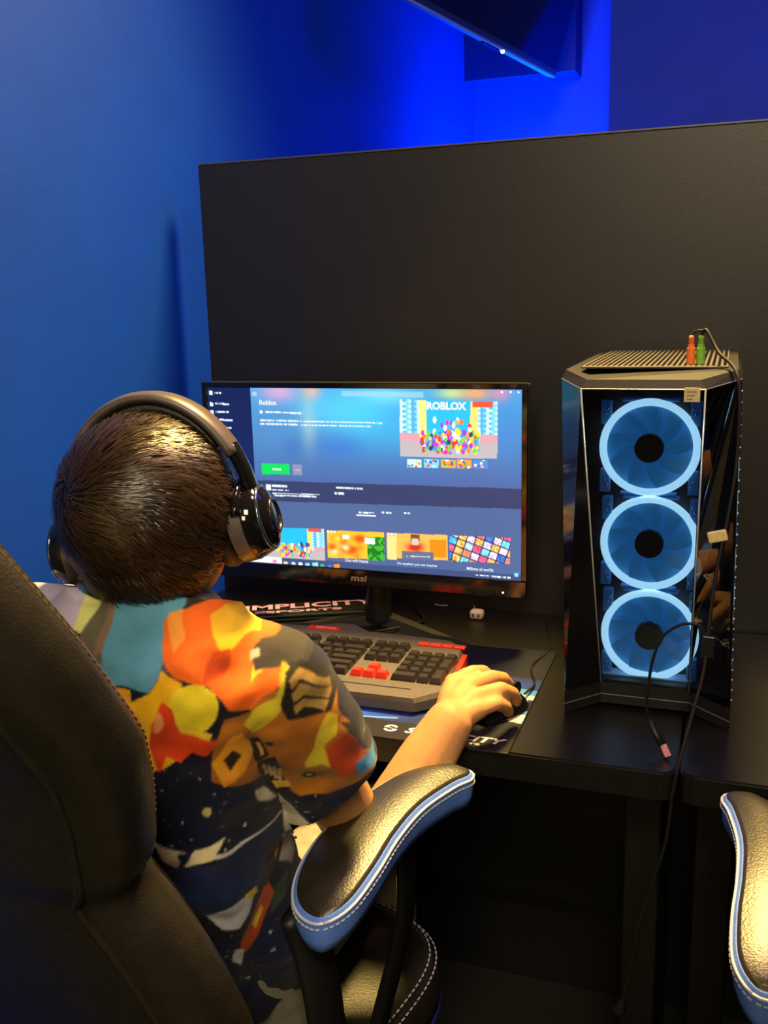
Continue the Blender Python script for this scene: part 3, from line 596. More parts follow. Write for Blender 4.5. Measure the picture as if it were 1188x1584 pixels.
# ------------------------------------------------------------------ mouse
mo = root('computer_mouse', (-0.274, 1.195, 0.7435), 'black computer mouse under the hand on the desk mat', 'mouse')
rg = []
for t in np.linspace(0, 1, 14):
    h = 0.031*math.sin(PI*min(1, (t*0.93+0.07)))**0.55; wv = 0.027*(math.sin(PI*(0.06+0.88*t))**0.45); yy = -0.048+0.096*t
    rg.append([Vector((wv*math.cos(a), yy, max(0.0, h*math.sin(a)))) for a in np.linspace(0, PI, 13)])
MM = Matrix.Translation((-0.271, 1.206, 0.7437)) @ Matrix.Rotation(math.radians(-24), 4, 'Z')
b = B(); b.loft([[MM @ p for p in r_] for r_ in rg]); b.build('shell', M_gloss, mo, 'auto')
B().disc(MM @ Vector((0, 0.032, 0.024)), MM.to_3x3() @ Vector((1, 0, 0)), 0.010, 0.007, 18).build('scroll_wheel', M_black, mo, 'auto')
B().tube(smoothpath([MM @ Vector((0, 0.055, 0.008)), (-0.245, 1.31, 0.7455), (-0.262, 1.38, 0.7455), (-0.25, 1.47, 0.742), (-0.28, 1.60, 0.742)], 24), 0.0018, 8).build('mouse_lead', M_black, mo, True)

# ------------------------------------------------------------------ computer tower
M_glass = glass('smoked_glass', (0.62, 0.66, 0.70)); M_mesh = mat('tower_mesh', (0.070, 0.060, 0.046), 0.55, noise_amt=0.2, noise_scale=300)
M_edgeglow = mat('glass_edge_glint', (0.55, 0.65, 0.75), 0.15, metal=0.5)
tw = root('computer_tower', (-0.09, 1.42, ZD), 'black computer tower with three glowing blue ring fans on the desk', 'computer')
TL, TR, BL, BR = -0.200, 0.014, -0.190, 0.021
ot = [Vector(p) for p in ((-0.170, 1.197, 1.183), (-0.026, 1.197, 1.183), (TR, 1.238, 1.192), (TL, 1.238, 1.192))]      # top front line
ob = [Vector(p) for p in ((-0.146, 1.270, 0.758), (-0.031, 1.270, 0.758), (BR, 1.236, 0.752), (BL, 1.236, 0.752))]
YR = 1.622
def quadslab(pts, n, th): 
    n = Vector(n).normalized()*th; return B().hull([p for p in pts], [p+n for p in pts])
# frame box: floor, top, back, sides
B().hull([BLp+Vector((0, 0, -0.012)) for BLp in (ob[3], ob[0], ob[1], ob[2], Vector((BR, YR, 0.752)), Vector((BL, YR, 0.752)))], [p+Vector((0, 0, 0.030 if i in (0, 3) else 0.022)) for i, p in enumerate((ob[3], ob[0], ob[1], ob[2], Vector((BR, YR, 0.752)), Vector((BL, YR, 0.752))))]).build('base', M_black, tw)
B().hull([ot[3], ot[0], ot[1], ot[2], Vector((TR, YR, 1.190)), Vector((TL, YR, 1.190))], [ot[3]+Vector((0.004, 0.006, 0.010)), ot[0]+Vector((0.006, 0.006, 0.010)), ot[1]+Vector((-0.006, 0.006, 0.010)), ot[2]+Vector((-0.004, 0.006, 0.010)), Vector((TR-0.004, YR, 1.202)), Vector((TL+0.004, YR, 1.202))]).build('top_bezel', M_black, tw)
tm = B().box((TL+0.020, 1.262, 1.2015), (TR-0.016, YR-0.02, 1.2045), 0.001).build('top_mesh_panel', M_mesh, tw)
b = B()
for i in range(26):
    for j in range(38):
        x = TL+0.026+i*0.0067; y = 1.270+j*0.0088+(0.0044 if i % 2 else 0)
        if y < YR-0.028: b.tube([(x, y, 1.2045), (x, y, 1.2049)], 0.0021, 6)
tag(b.build('mesh_holes', M_gloss, tm), kind='stuff')
for sx, xt, xb in ((-1, TL, BL), (1, TR, BR)):
    B().hull([Vector((xb, 1.238, 0.764)), Vector((xb, YR, 0.764)), Vector((xb-sx*0.004, YR, 0.764)), Vector((xb-sx*0.004, 1.238, 0.764))][::sx], [Vector((xt, 1.240, 1.192)), Vector((xt, YR, 1.192)), Vector((xt-sx*0.004, YR, 1.192)), Vector((xt-sx*0.004, 1.240, 1.192))][::sx]).build('side_panel', M_black, tw)
B().box((BL+0.004, YR-0.006, 0.764), (TR-0.004, YR, 1.19)).build('rear_panel', M_black, tw)
B().box((BL+0.006, 1.318, 0.775), (TR-0.006, 1.322, 1.185)).build('fan_bulkhead', mat('tower_inner', (0.010, 0.012, 0.018), 0.4), tw)
zt = Vector((0, 0, 0)); 
B().hull([ob[0]+Vector((0, 0, .018)), ob[1]+Vector((0, 0, .018)), ot[1], ot[0]], [p+Vector((0, 0.003, 0)) for p in (ob[0]+Vector((0, 0, .018)), ob[1]+Vector((0, 0, .018)), ot[1], ot[0])]).build('front_glass', M_glass, tw)
B().hull([ob[3]+Vector((0, 0, .018)), ob[0]+Vector((0, 0, .018)), ot[0], ot[3]], [p+Vector((0.002, 0.003, 0)) for p in (ob[3]+Vector((0, 0, .018)), ob[0]+Vector((0, 0, .018)), ot[0], ot[3])]).build('facet_glass', M_gloss, tw)
B().hull([ob[1]+Vector((0, 0, .018)), ob[2]+Vector((0, 0, .018)), ot[2], ot[1]], [p+Vector((-0.002, 0.003, 0)) for p in (ob[1]+Vector((0, 0, .018)), ob[2]+Vector((0, 0, .018)), ot[2], ot[1])]).build('facet_glass', M_glass, tw)
for a, c2 in ((ob[0], ot[0]), (ob[1], ot[1])): B().tube([a+Vector((0, -0.001, .018)), c2+Vector((0, -0.001, 0))], 0.0011, 6).build('edge_glint', M_edgeglow, tw, True)  # highlights on the glass edges, put in as thin pale tubes
e = B(); e.tube([ot[3]+Vector((0, -0.0008, -0.001)), ot[0]+Vector((0, -0.0008, -0.001)), ot[1]+Vector((0, -0.0008, -0.001)), ot[2]+Vector((0, -0.0008, -0.001))], 0.0009, 6); e.build('edge_glint', mat('dim_edge_glint', (0.25, 0.25, 0.28), 0.25, metal=0.6), tw)  # dimmer highlight along the front edges, also modelled as a tube
e = B(); e.tube([p+Vector((0, -0.0008, .001)) for p in (ob[3], ob[0], ob[1], ob[2])], 0.0009, 6); e.build('edge_glint', MATS['dim_edge_glint'], tw)
e = B()
for k in range(30): e.tube([(TR+0.0005+(BR-TR)*k/29, 1.256, 1.175-k*0.0138), (TR+0.0016+(BR-TR)*k/29, 1.256, 1.175-k*0.0138)], 0.0011, 6)
tag(e.build('vent_dots', mat('vent_hole_light', (0.7, 0.7, 0.72), 0.3), tw), kind='stuff')  # light showing through the side holes, put in as pale dots
M_ring = mat('fan_ring_light', (0.6, 0.8, 0.9), 0.4, emit=S(178, 228, 252), estr=1.9)
M_blade = mat('fan_blade_lit', (0.10, 0.35, 0.55), 0.35, emit=S(18, 105, 175), estr=0.55)
M_frame = mat('fan_frame_clear', (0.10, 0.30, 0.55), 0.4, emit=S(20, 90, 180), estr=0.22)  # blade and frame emission stands in for ring light scattered in the plastic
M_hub = mat('fan_hub', (0.004, 0.006, 0.010), 0.45)
for zc, xc in ((0.8395, -0.0865), (0.968, -0.0905), (1.0965, -0.0945)):
    FC = Vector((xc, 1.292, zc))
    fr = B().torus(FC+Vector((0, 0.006, 0)), (0, 1, 0), 0.0595, 0.0050, 64, 8, 1.6).build('fan', M_ring, tw, True)
    f2 = B()
    for ax in (-1, 1):
        for az in (-1, 1): f2.box((FC.x+ax*0.063-0.0, FC.y+0.004, FC.z+az*0.030), (FC.x+ax*0.050, FC.y+0.018, FC.z+az*0.061), 0.001)
    for az in (-1, 1): f2.box((FC.x-0.036, FC.y+0.005, FC.z+az*0.0635), (FC.x+0.036, FC.y+0.018, FC.z+az*0.060), 0.001)
    f2.build('fan_frame', M_frame, fr)
    B().disc(FC+Vector((0, 0.003, 0)), (0, 1, 0), 0.0185, 0.012, 32).build('fan_hub', M_hub, fr, 'auto')
    for k in range(9):
        a0 = 2*PI*k/9; V = []; 
        for i in range(7):
            rr = 0.017+0.0375*i/6; am_ = a0+0.35*(i/6)**1.3
            for j in range(4): aa = am_+(j/3-0.5)*0.62; V.append(FC+Vector((rr*math.cos(aa), 0.004+0.009*j/3, rr*math.sin(aa))))
        Fs = [(i*4+j, i*4+j+1, (i+1)*4+j+1, (i+1)*4+j) for i in range(6) for j in range(3)]
        mk('fan_blade', V, Fs, M_blade, fr, True)
    B().disc(FC+Vector((0, 0.0185, 0)), (0, 1, 0), 0.058, 0.002, 48).build('fan_glow_disc', mat('fan_disc_glow', (0.08, 0.28, 0.45), 0.5, emit=S(14, 84, 150), estr=0.45), fr, 'auto')  # added glowing disc, makes the gaps between the blades less dark
    e = B()
    for ax in (-1, 1):
        for az in (-1, 1):
            for q in range(2): e.ell(FC+Vector((ax*(0.0535+0.003*q), 0.003, az*(0.0515-0.007*q))), (0.0014, 0.0014, 0.0022), nu=8, nv=5)
    tag(e.build('fan_screw', M_steel, fr, True), kind='stuff')
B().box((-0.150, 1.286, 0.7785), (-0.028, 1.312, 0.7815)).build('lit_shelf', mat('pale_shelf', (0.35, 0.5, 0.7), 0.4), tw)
def on_front(x, y):                                                       # point of the front glass seen at a pixel
    n = (ob[1]-ob[0]).cross(ot[0]-ob[0]).normalized(); d = ray(x, y); t = (ob[0]+Vector((0, 0, .018))-CAM).dot(n)/d.dot(n); return CAM+d*t
p = on_front(1071, 610); nn = (ot[0]-ob[0]).normalized()
MS = Matrix(((1, nn.x*0, 0, p.x), (0, nn.y, -nn.z, p.y-0.0065), (0, nn.z, nn.y, p.z), (0, 0, 0, 1)))
stk = B().box((-0.009, -0.0085, 0), (0.009, 0.0085, 0.0006), 0.0, MS).build('sticker', mat('cream_label', S(215, 195, 150), 0.6, noise_amt=0.15, noise_scale=400), tw)
for k in range(3): B().box((-0.006, 0.003-0.0045*k, 0.0006), (0.005-0.002*k, 0.0045-0.0045*k, 0.0008), 0, MS).build('sticker_print', mat('grey_print', S(140, 125, 100), 0.7), stk)
for px, colr, nm in ((1068, S(240, 120, 40), 'orange'), (1083, S(125, 185, 60), 'green')):
    q = hz(px, 566, 1.2045); q = Vector((q.x*1.30/q.y, 1.30, 1.2045)); 
    pl = tag(root('audio_plug', q, nm+' audio plug standing in the top of the tower', 'plug'), group='audio plugs in the tower')
    mm = mat(nm+'_plug_plastic', colr, 0.5, noise_amt=0.1, noise_scale=300)
    B().tube([q, q+Vector((0, 0, .020)), q+Vector((0, 0, .0205)), q+Vector((0, 0, .025))], [0.0056, 0.0052, 0.0042, 0.0038], 16).build('grip', mm, pl, 'auto')
    g = B(); 
    for k in range(4): g.torus(q+Vector((0, 0, .0265+k*0.0022)), (0, 0, 1), 0.0028, 0.0009, 16, 6)
    g.tube([q+Vector((0, 0, .025)), q+Vector((0, 0, .036))], 0.0026, 10); g.build('strain_relief', mm, pl, True)
    PLUG_TOP = q+Vector((0, 0, .036))

# ------------------------------------------------------------------ cables
M_cable = mat('black_cable_rubber', (0.010, 0.009, 0.008), 0.6, spec=0.25)
cb = root('headset_cable', hy(1046, 1190, 1.088), 'long black cable hanging over the desk edge from the tower plugs', 'cable')
path = [PLUG_TOP, PLUG_TOP+Vector((0.006, -0.005, .006)), hy(1112, 545, 1.27), hy(1142, 585, 1.215), hy(1141, 700, 1.20), hy(1126, 800, 1.185), hy(1107, 890, 1.17), hy(1096, 975, 1.155), hy(1088, 1040, 1.14), hy(1072, 1100, 1.115), hy(1050, 1182, 1.084), hy(1040, 1230, 1.080), hy(1030, 1300, 1.08), hy(1008, 1370, 1.08), hy(988, 1430, 1.08), hy(975, 1500, 1.08), hy(958, 1560, 1.08)]
B().tube(smoothpath(path, 140), 0.0023, 8).build('cord', M_cable, cb, True)
for pp in (PLUG_TOP,): B().tube(smoothpath([pp+Vector((-0.0125, 0.001, 0)), pp+Vector((-0.006, 0, .005)), pp+Vector((0.004, -0.003, .006))], 12), 0.0016, 8).build('split_cord', M_cable, cb, True)
je = hy(958, 1560, 1.08); B().tube([je+Vector((0.004, 0, .016)), je+Vector((0.001, 0, 0)), je+Vector((-0.002, 0, -.004)), je+Vector((-.003, 0, -.010))], [0.003, 0.0075, 0.0075, 0.004], 12).build('jack_end', M_satin, cb, 'auto')
q = hy(1110, 829, 1.178); Mq = Matrix.Translation(q) @ Matrix.Rotation(-0.25, 4, 'Y')
B().box((-0.011, -0.004, -0.007), (0.011, 0.0, 0.007), 0.002, Mq).build('paper_tag', mat('cream_tag', S(215, 195, 140), 0.7, noise_amt=0.15, noise_scale=300), cb)
q = hy(1095, 1000, 1.15); Mq = Matrix.Translation(q) @ Matrix.Rotation(0.05, 4, 'Y')
B().box((-0.0075, -0.005, -0.013), (0.0075, 0.005, 0.014), 0.0015, Mq).build('cable_joiner', M_satin, cb)
ub = root('usb_cable', hz(1028, 1160, 0.745), 'short black lead looping from the cable joiner to a pink-tipped plug on the desk', 'cable')
path = [hy(1091, 985, 1.15), hy(1082, 968, 1.15), hy(1055, 966, 1.15), hy(1025, 985, 1.15), hy(1010, 1020, 1.15), hy(1003, 1060, 1.15), hy(1000, 1090, 1.152), hy(1004, 1112, 1.155)]
B().tube(smoothpath(path, 60), 0.0019, 8).build('cord', M_cable, ub, True)
a, b2, c3, d4 = hy(1004, 1112, 1.155), hy(1014, 1135, 1.145), hy(1025, 1152, 1.14), hy(1033, 1170, 1.135)
B().tube([a, a.lerp(b2, .3), b2, c3], [0.0022, 0.0042, 0.0048, 0.0052], 10).build('plug_grip', M_black, ub, True)
B().tube([c3, d4], [0.0062, 0.0062], 4, flat=(1.0, 0.7)).build('plug_tip', mat('pink_usb_tip', S(215, 135, 150), 0.4, noise_amt=0.35, noise_scale=400), ub)
q = hz(738, 947, 0.752); wt = root('cable_adapter', Vector((q.x, q.y, ZD)), 'small white adapter lying on the desk under the monitor', 'adapter')
B().box((q.x-0.012, q.y-0.01, ZD+0.0005), (q.x+0.012, q.y+0.01, ZD+0.017), 0.005).build('shell', M_white, wt, True)
for sx in (-1, 1): B().box((q.x+sx*0.005-0.0012, q.y-0.0106, ZD+0.006), (q.x+sx*0.005+0.0012, q.y-0.0095, ZD+0.012)).build('contact', M_gloss, wt)
B().tube(smoothpath([hz(652, 930, 0.743), hz(690, 937, 0.743), hz(716, 926, 0.743), hz(735, 940, 0.746)], 24), 0.0014, 6).build('adapter_lead', mat('grey_lead', (0.25, 0.25, 0.25), 0.4), wt, True)

# ------------------------------------------------------------------ person
SKIN = mat('skin', (0.56, 0.28, 0.115), 0.55, spec=0.22, noise_amt=0.08, noise_scale=60, bump=0.08, bump_scale=300, sss=0.12)
HC = hy(246, 788, 0.79)
MH = Matrix.Rotation(math.radians(13), 4, 'Z') @ Matrix.Rotation(math.radians(-9), 4, 'Y') @ Matrix.Rotation(math.radians(-5), 4, 'X')
MH3 = MH.to_3x3()*0.9                                                # a child's head
def hl(x, y, z): return HC + MH3 @ Vector((x, y, z))
def remeshed(b, voxel, smooth=4, fac=0.5):
    return evaluated(b.mesh('raw'), [('REMESH', dict(mode='VOXEL', voxel_size=voxel, use_smooth_shade=True)), ('SMOOTH', dict(iterations=smooth, factor=fac))])
pe = root('person', (-0.545, 0.87, 0.49), 'person in a colourful printed shirt seated at the desk with one hand on the mouse', 'person')
SHR, SHL = Vector((-0.410, 0.795, 0.940)), Vector((-0.622, 0.775, 0.978))
ELR = Vector((-0.374, 0.962, 0.660)); WRR = hz(694, 1120, 0.786)
ELL = Vector((-0.715, 0.92, 0.775)); WRL = Vector((-0.695, 1.115, 0.795))
body = B()
# trunk
for z, cx, cy, a, bb_ in (): pass
TORSO = [(0.476, -0.545, 0.885, 0.115, 0.090), (0.50, -0.545, 0.875, 0.120, 0.095), (0.60, -0.54, 0.84, 0.122, 0.092), (0.70, -0.536, 0.805, 0.114, 0.090), (0.80, -0.532, 0.782, 0.110, 0.088), (0.88, -0.528, 0.772, 0.114, 0.085), (0.95, -0.524, 0.770, 0.118, 0.076), (0.995, -0.523, 0.770, 0.096, 0.060), (1.030, -0.523, 0.768, 0.055, 0.048)]
def torso(b, grow, z0, z1, n=36, e=2.5):
    b.loft([sring(*(lambda q: (q[0], q[1], z, q[2]+grow, q[3]+grow))(interp(TORSO, z)), n, e) for z in np.linspace(z0, z1, 30)])
torso(body, 0.0, 0.478, 1.028)
body.limb([(-0.523, 0.768, 0.97), (-0.526, 0.775, 1.03), hl(0, -0.005, -0.05)], [0.045, 0.041, 0.043])
# head with face
body.ell(hl(0, -0.006, 0.004), (0.074, 0.093, 0.086), MH3); body.ell(hl(0, 0.028, -0.045), (0.056, 0.060, 0.062), MH3); body.ell(hl(0, 0.062, -0.078), (0.028, 0.024, 0.022), MH3)
body.limb([hl(0, 0.088, 0.005), hl(0, 0.098, -0.015), hl(0, 0.104, -0.030)], [0.007, 0.008, 0.0095], 10)
for sx in (-1, 1):
    body.ell(hl(sx*0.012, 0.095, -0.032), (0.007, 0.007, 0.006), MH3, 12, 8); body.ell(hl(sx*0.040, 0.070, -0.03), (0.022, 0.018, 0.020), MH3)
    body.ell(hl(sx*0.077, 0.0, -0.018), (0.008, 0.016, 0.028), MH3, 14, 10); body.limb([hl(sx*0.012, 0.089, 0.018), hl(sx*0.045, 0.077, 0.018)], [0.006, 0.006], 8)
body.limb([hl(-0.02, 0.083, -0.054), hl(0, 0.089, -0.053), hl(0.02, 0.083, -0.054)], [0.004, 0.0055, 0.004], 8); body.limb([hl(-0.017, 0.082, -0.062), hl(0, 0.087, -0.062), hl(0.017, 0.082, -0.062)], [0.004, 0.006, 0.004], 8)
# arms
body.limb([SHR, SHR.lerp(ELR, .5)+Vector((0.004, -0.004, 0)), ELR], [0.044, 0.037, 0.034])
body.limb([ELR, ELR.lerp(WRR, .3)+Vector((0.002, 0, 0.002)), ELR.lerp(WRR, .7), WRR], [0.036, 0.038, 0.035, 0.0295])
body.limb([SHL, SHL.lerp(ELL, .5), ELL], [0.044, 0.037, 0.034]); body.limb([ELL, ELL.lerp(WRL, .3), WRL], [0.034, 0.034, 0.025])
# right hand closed over the mouse
FING = [((702, 1056, .806), (731, 1041, .814), (747, 1039, .797), (757, 1045, .780), .0105),
        ((722, 1062, .810), (760, 1048, .810), (778, 1050, .795), (786, 1058, .779), .0105),
        ((735, 1078, .807), (775, 1066, .809), (793, 1073, .793), (799, 1084, .778), .0102),
        ((740, 1097, .798), (768, 1088, .800), (782, 1093, .786), (787, 1102, .772), .0092)]
TIPS = []
for mc, pi_, di, ti, rr in FING:
    pts = [hz(*q) for q in (mc, pi_, di, ti)]
    body.limb(pts, [rr*1.15, rr*1.02, rr*0.92, rr*0.78], 12); body.ell(pts[0], (rr*1.2, rr*1.2, rr*1.1), None, 12, 8)
    body.limb([WRR+(pts[0]-WRR)*0.10, WRR.lerp(pts[0], .55)+Vector((0, 0, .002)), pts[0]], [0.017, 0.0165, 0.0130], 12)
    TIPS.append((pts[3], (pts[3]-pts[2]).normalized()))
tb0 = WRR.lerp(hz(702, 1056, .806), .35); body.limb([tb0+Vector((-0.006, 0, -0.004)), hz(694, 1072, .785), hz(706, 1052, .775), hz(722, 1040, .768)], [0.015, 0.0125, 0.0105, 0.008], 12)
# left hand on the keyboard
for k in range(4):
    mcp = WRL+Vector((-0.022+0.017*k, 0.062+0.004*min(k, 2), 0.008)); body.limb([WRL+Vector((-0.012+0.008*k, 0.008, 0)), mcp], [0.016, 0.012], 12)
    L = (0.055, 0.062, 0.066, 0.060)[k]; body.limb([mcp, mcp+Vector((0.001*k, L*.45, 0.006)), mcp+Vector((0.001*k, L*.8, -0.004)), mcp+Vector((0.001*k, L, -0.013))], [0.0100, 0.0092, 0.0084, 0.0072], 12)
body.limb([WRL+Vector((0.012, 0.012, 0)), WRL+Vector((0.036, 0.035, -0.003)), WRL+Vector((0.046, 0.062, -0.006)), WRL+Vector((0.045, 0.082, -0.012))], [0.014, 0.012, 0.0105, 0.008], 12)
# legs
for sx, kx in ((-1, -0.655), (1, -0.455)):
    hip = Vector((-0.545+sx*0.065, 0.88, 0.555)); kn = Vector((kx, 1.20, 0.545)); an = Vector((kx, 1.20, 0.10))
    body.limb([hip, hip.lerp(kn, .5), kn], [0.070, 0.062, 0.048]); body.limb([kn, kn.lerp(an, .35), an], [0.046, 0.047, 0.030]); body.limb([an+Vector((0, -0.02, -0.06)), an+Vector((0, 0.05, -0.065)), an+Vector((0, 0.13, -0.075))], [0.032, 0.030, 0.022])
me = remeshed(body, 0.0034, 3)
bo = link('body', me, SKIN, pe, True)
M_nail = mat('fingernail', (0.72, 0.45, 0.33), 0.3)
for (t, d), rr in zip(TIPS, (0.0058, 0.0058, 0.0056, 0.005)):
    n = (Vector((0, 0, 1))-d*d.z).normalized(); sd = d.cross(n); Mx = Matrix(((d.x, sd.x, n.x), (d.y, sd.y, n.y), (d.z, sd.z, n.z)))
    B().ell(t+n*0.0058+d*0.002, (0.0058, rr*0.8, 0.0022), Mx, 12, 8).build('fingernail', M_nail, bo, True)
for sx in (-1, 1):
    ey = B().ell(hl(sx*0.030, 0.078, 0.004), (0.0115, 0.0115, 0.0115), MH3, 16, 10).build('eye', mat('eye_white', (0.8, 0.78, 0.74), 0.2), bo, True)
    B().ell(hl(sx*0.030, 0.0868, 0.004), (0.005, 0.0035, 0.005), MH3, 14, 8).build('iris', mat('brown_iris', (0.06, 0.03, 0.015), 0.15), ey, True)

# shirt
sh = B(); torso(sh, 0.016, 0.56, 0.995, 40, 2.4)
sh.loft([sring(*(lambda q: (q[0], q[1], z, q[2]+0.016, q[3]+0.014))(interp(TORSO, z)), 40, 2.2) for z in np.linspace(0.95, 1.036, 10)])
HEM = []
for s_, e_, r0 in ((SHR, ELR, 1.0), (SHL, ELL, 1.0)):
    d = (e_-s_); k_ = 0.46 if s_ is SHR else 0.80; hem = s_+d*k_; mid = s_+d*k_*0.52
    sx = 1 if s_ is SHR else -1
    hem = hem + Vector((sx*0.010, -0.010, 0.0)); mid = mid+Vector((sx*0.012, -0.012, 0.002))
    sh.limb([Vector((-0.522+sx*0.055, 0.775, 0.984-0.010*(sx > 0))), s_+Vector((0, -0.004, -0.002)), mid, hem, hem+d.normalized()*0.05], [0.046, 0.059, 0.058, 0.060, 0.060], 24)
    HEM.append((hem, d.normalized()))
me = remeshed(sh, 0.0038, 6)
bm = bmesh.new(); bm.from_mesh(me)
for hem, d in HEM:
    pn = (d+Vector((0.25 if hem is HEM[0][0] else 0, 0, -0.10))).normalized()
    def on_sleeve(f):
        q = f.calc_center_median()-hem; al = q.dot(d); ra = q-d*al
        return -0.06 < al < 0.16 and ra.length < 0.085 and (f.normal.dot(ra.normalized()) > 0.05 or (al > 0.03 and f.normal.dot(d) > 0.4))
    fs = [f for f in bm.faces if on_sleeve(f)]; es = list({e for f in fs for e in f.edges}); vs_ = list({v for f in fs for v in f.verts})
    bmesh.ops.bisect_plane(bm, geom=vs_+es+fs, plane_co=hem, plane_no=pn, clear_outer=False)
    bm.normal_update()
    bmesh.ops.delete(bm, geom=[f for f in bm.faces if on_sleeve(f) and (f.calc_center_median()-hem).dot(pn) > 0], context='FACES')
for co, no in ((Vector((-0.54, 0.8, 0.568)), Vector((0, 0, -1))), (Vector((-0.523, 0.768, 1.022)), Vector((0, 0.35, 1)).normalized())):
    bmesh.ops.bisect_plane(bm, geom=list(bm.verts)+list(bm.edges)+list(bm.faces), plane_co=co, plane_no=no, clear_outer=True)
bmesh.ops.delete(bm, geom=[v for v in bm.verts if not v.link_faces], context='VERTS')
bm.to_mesh(me); bm.free()
me = evaluated(me, [('SUBSURF', dict(levels=1, render_levels=1))])
# drape folds
nv = len(me.vertices); co = np.empty(nv*3, np.float32); me.vertices.foreach_get('co', co); co = co.reshape(-1, 3); no = np.empty(nv*3, np.float32); me.vertices.foreach_get('normal', no); no = no.reshape(-1, 3)
AZ = math.radians(25); AX = np.array([math.cos(AZ), math.sin(AZ), 0]); O_ = np.array([-0.5, 0.705, 0.9])
a_ = (co-O_) @ AX; z_ = co[:, 2]
dsp = np.zeros(nv)
lowf = np.clip((0.86-z_)/0.2, 0, 1)
dsp += 0.0060*lowf*np.sin(60*a_+20*z_+6*vnoise(a_, z_, 8, 11))*np.sin(9*(z_-0.5))
dsp += 0.0040*(vnoise(a_*1.0+0.5*z_, z_*1.5, 26, 4)-0.5)*2 + 0.0016*(vnoise(a_, z_, 70, 6)-0.5)*2
dr = np.sqrt((co[:, 0]+0.40)**2+(co[:, 1]-0.80)**2); slv = np.clip(1-np.abs(dr-0.02)/0.09, 0, 1)*np.clip((0.97-z_)/0.1, 0, 1)
dsp += 0.0045*slv*np.sin(75*(0.8*a_+0.6*z_)+5*vnoise(a_, z_, 10, 8))
co = co+no*dsp[:, None]; me.vertices.foreach_set('co', co.astype(np.float32).ravel()); me.update()
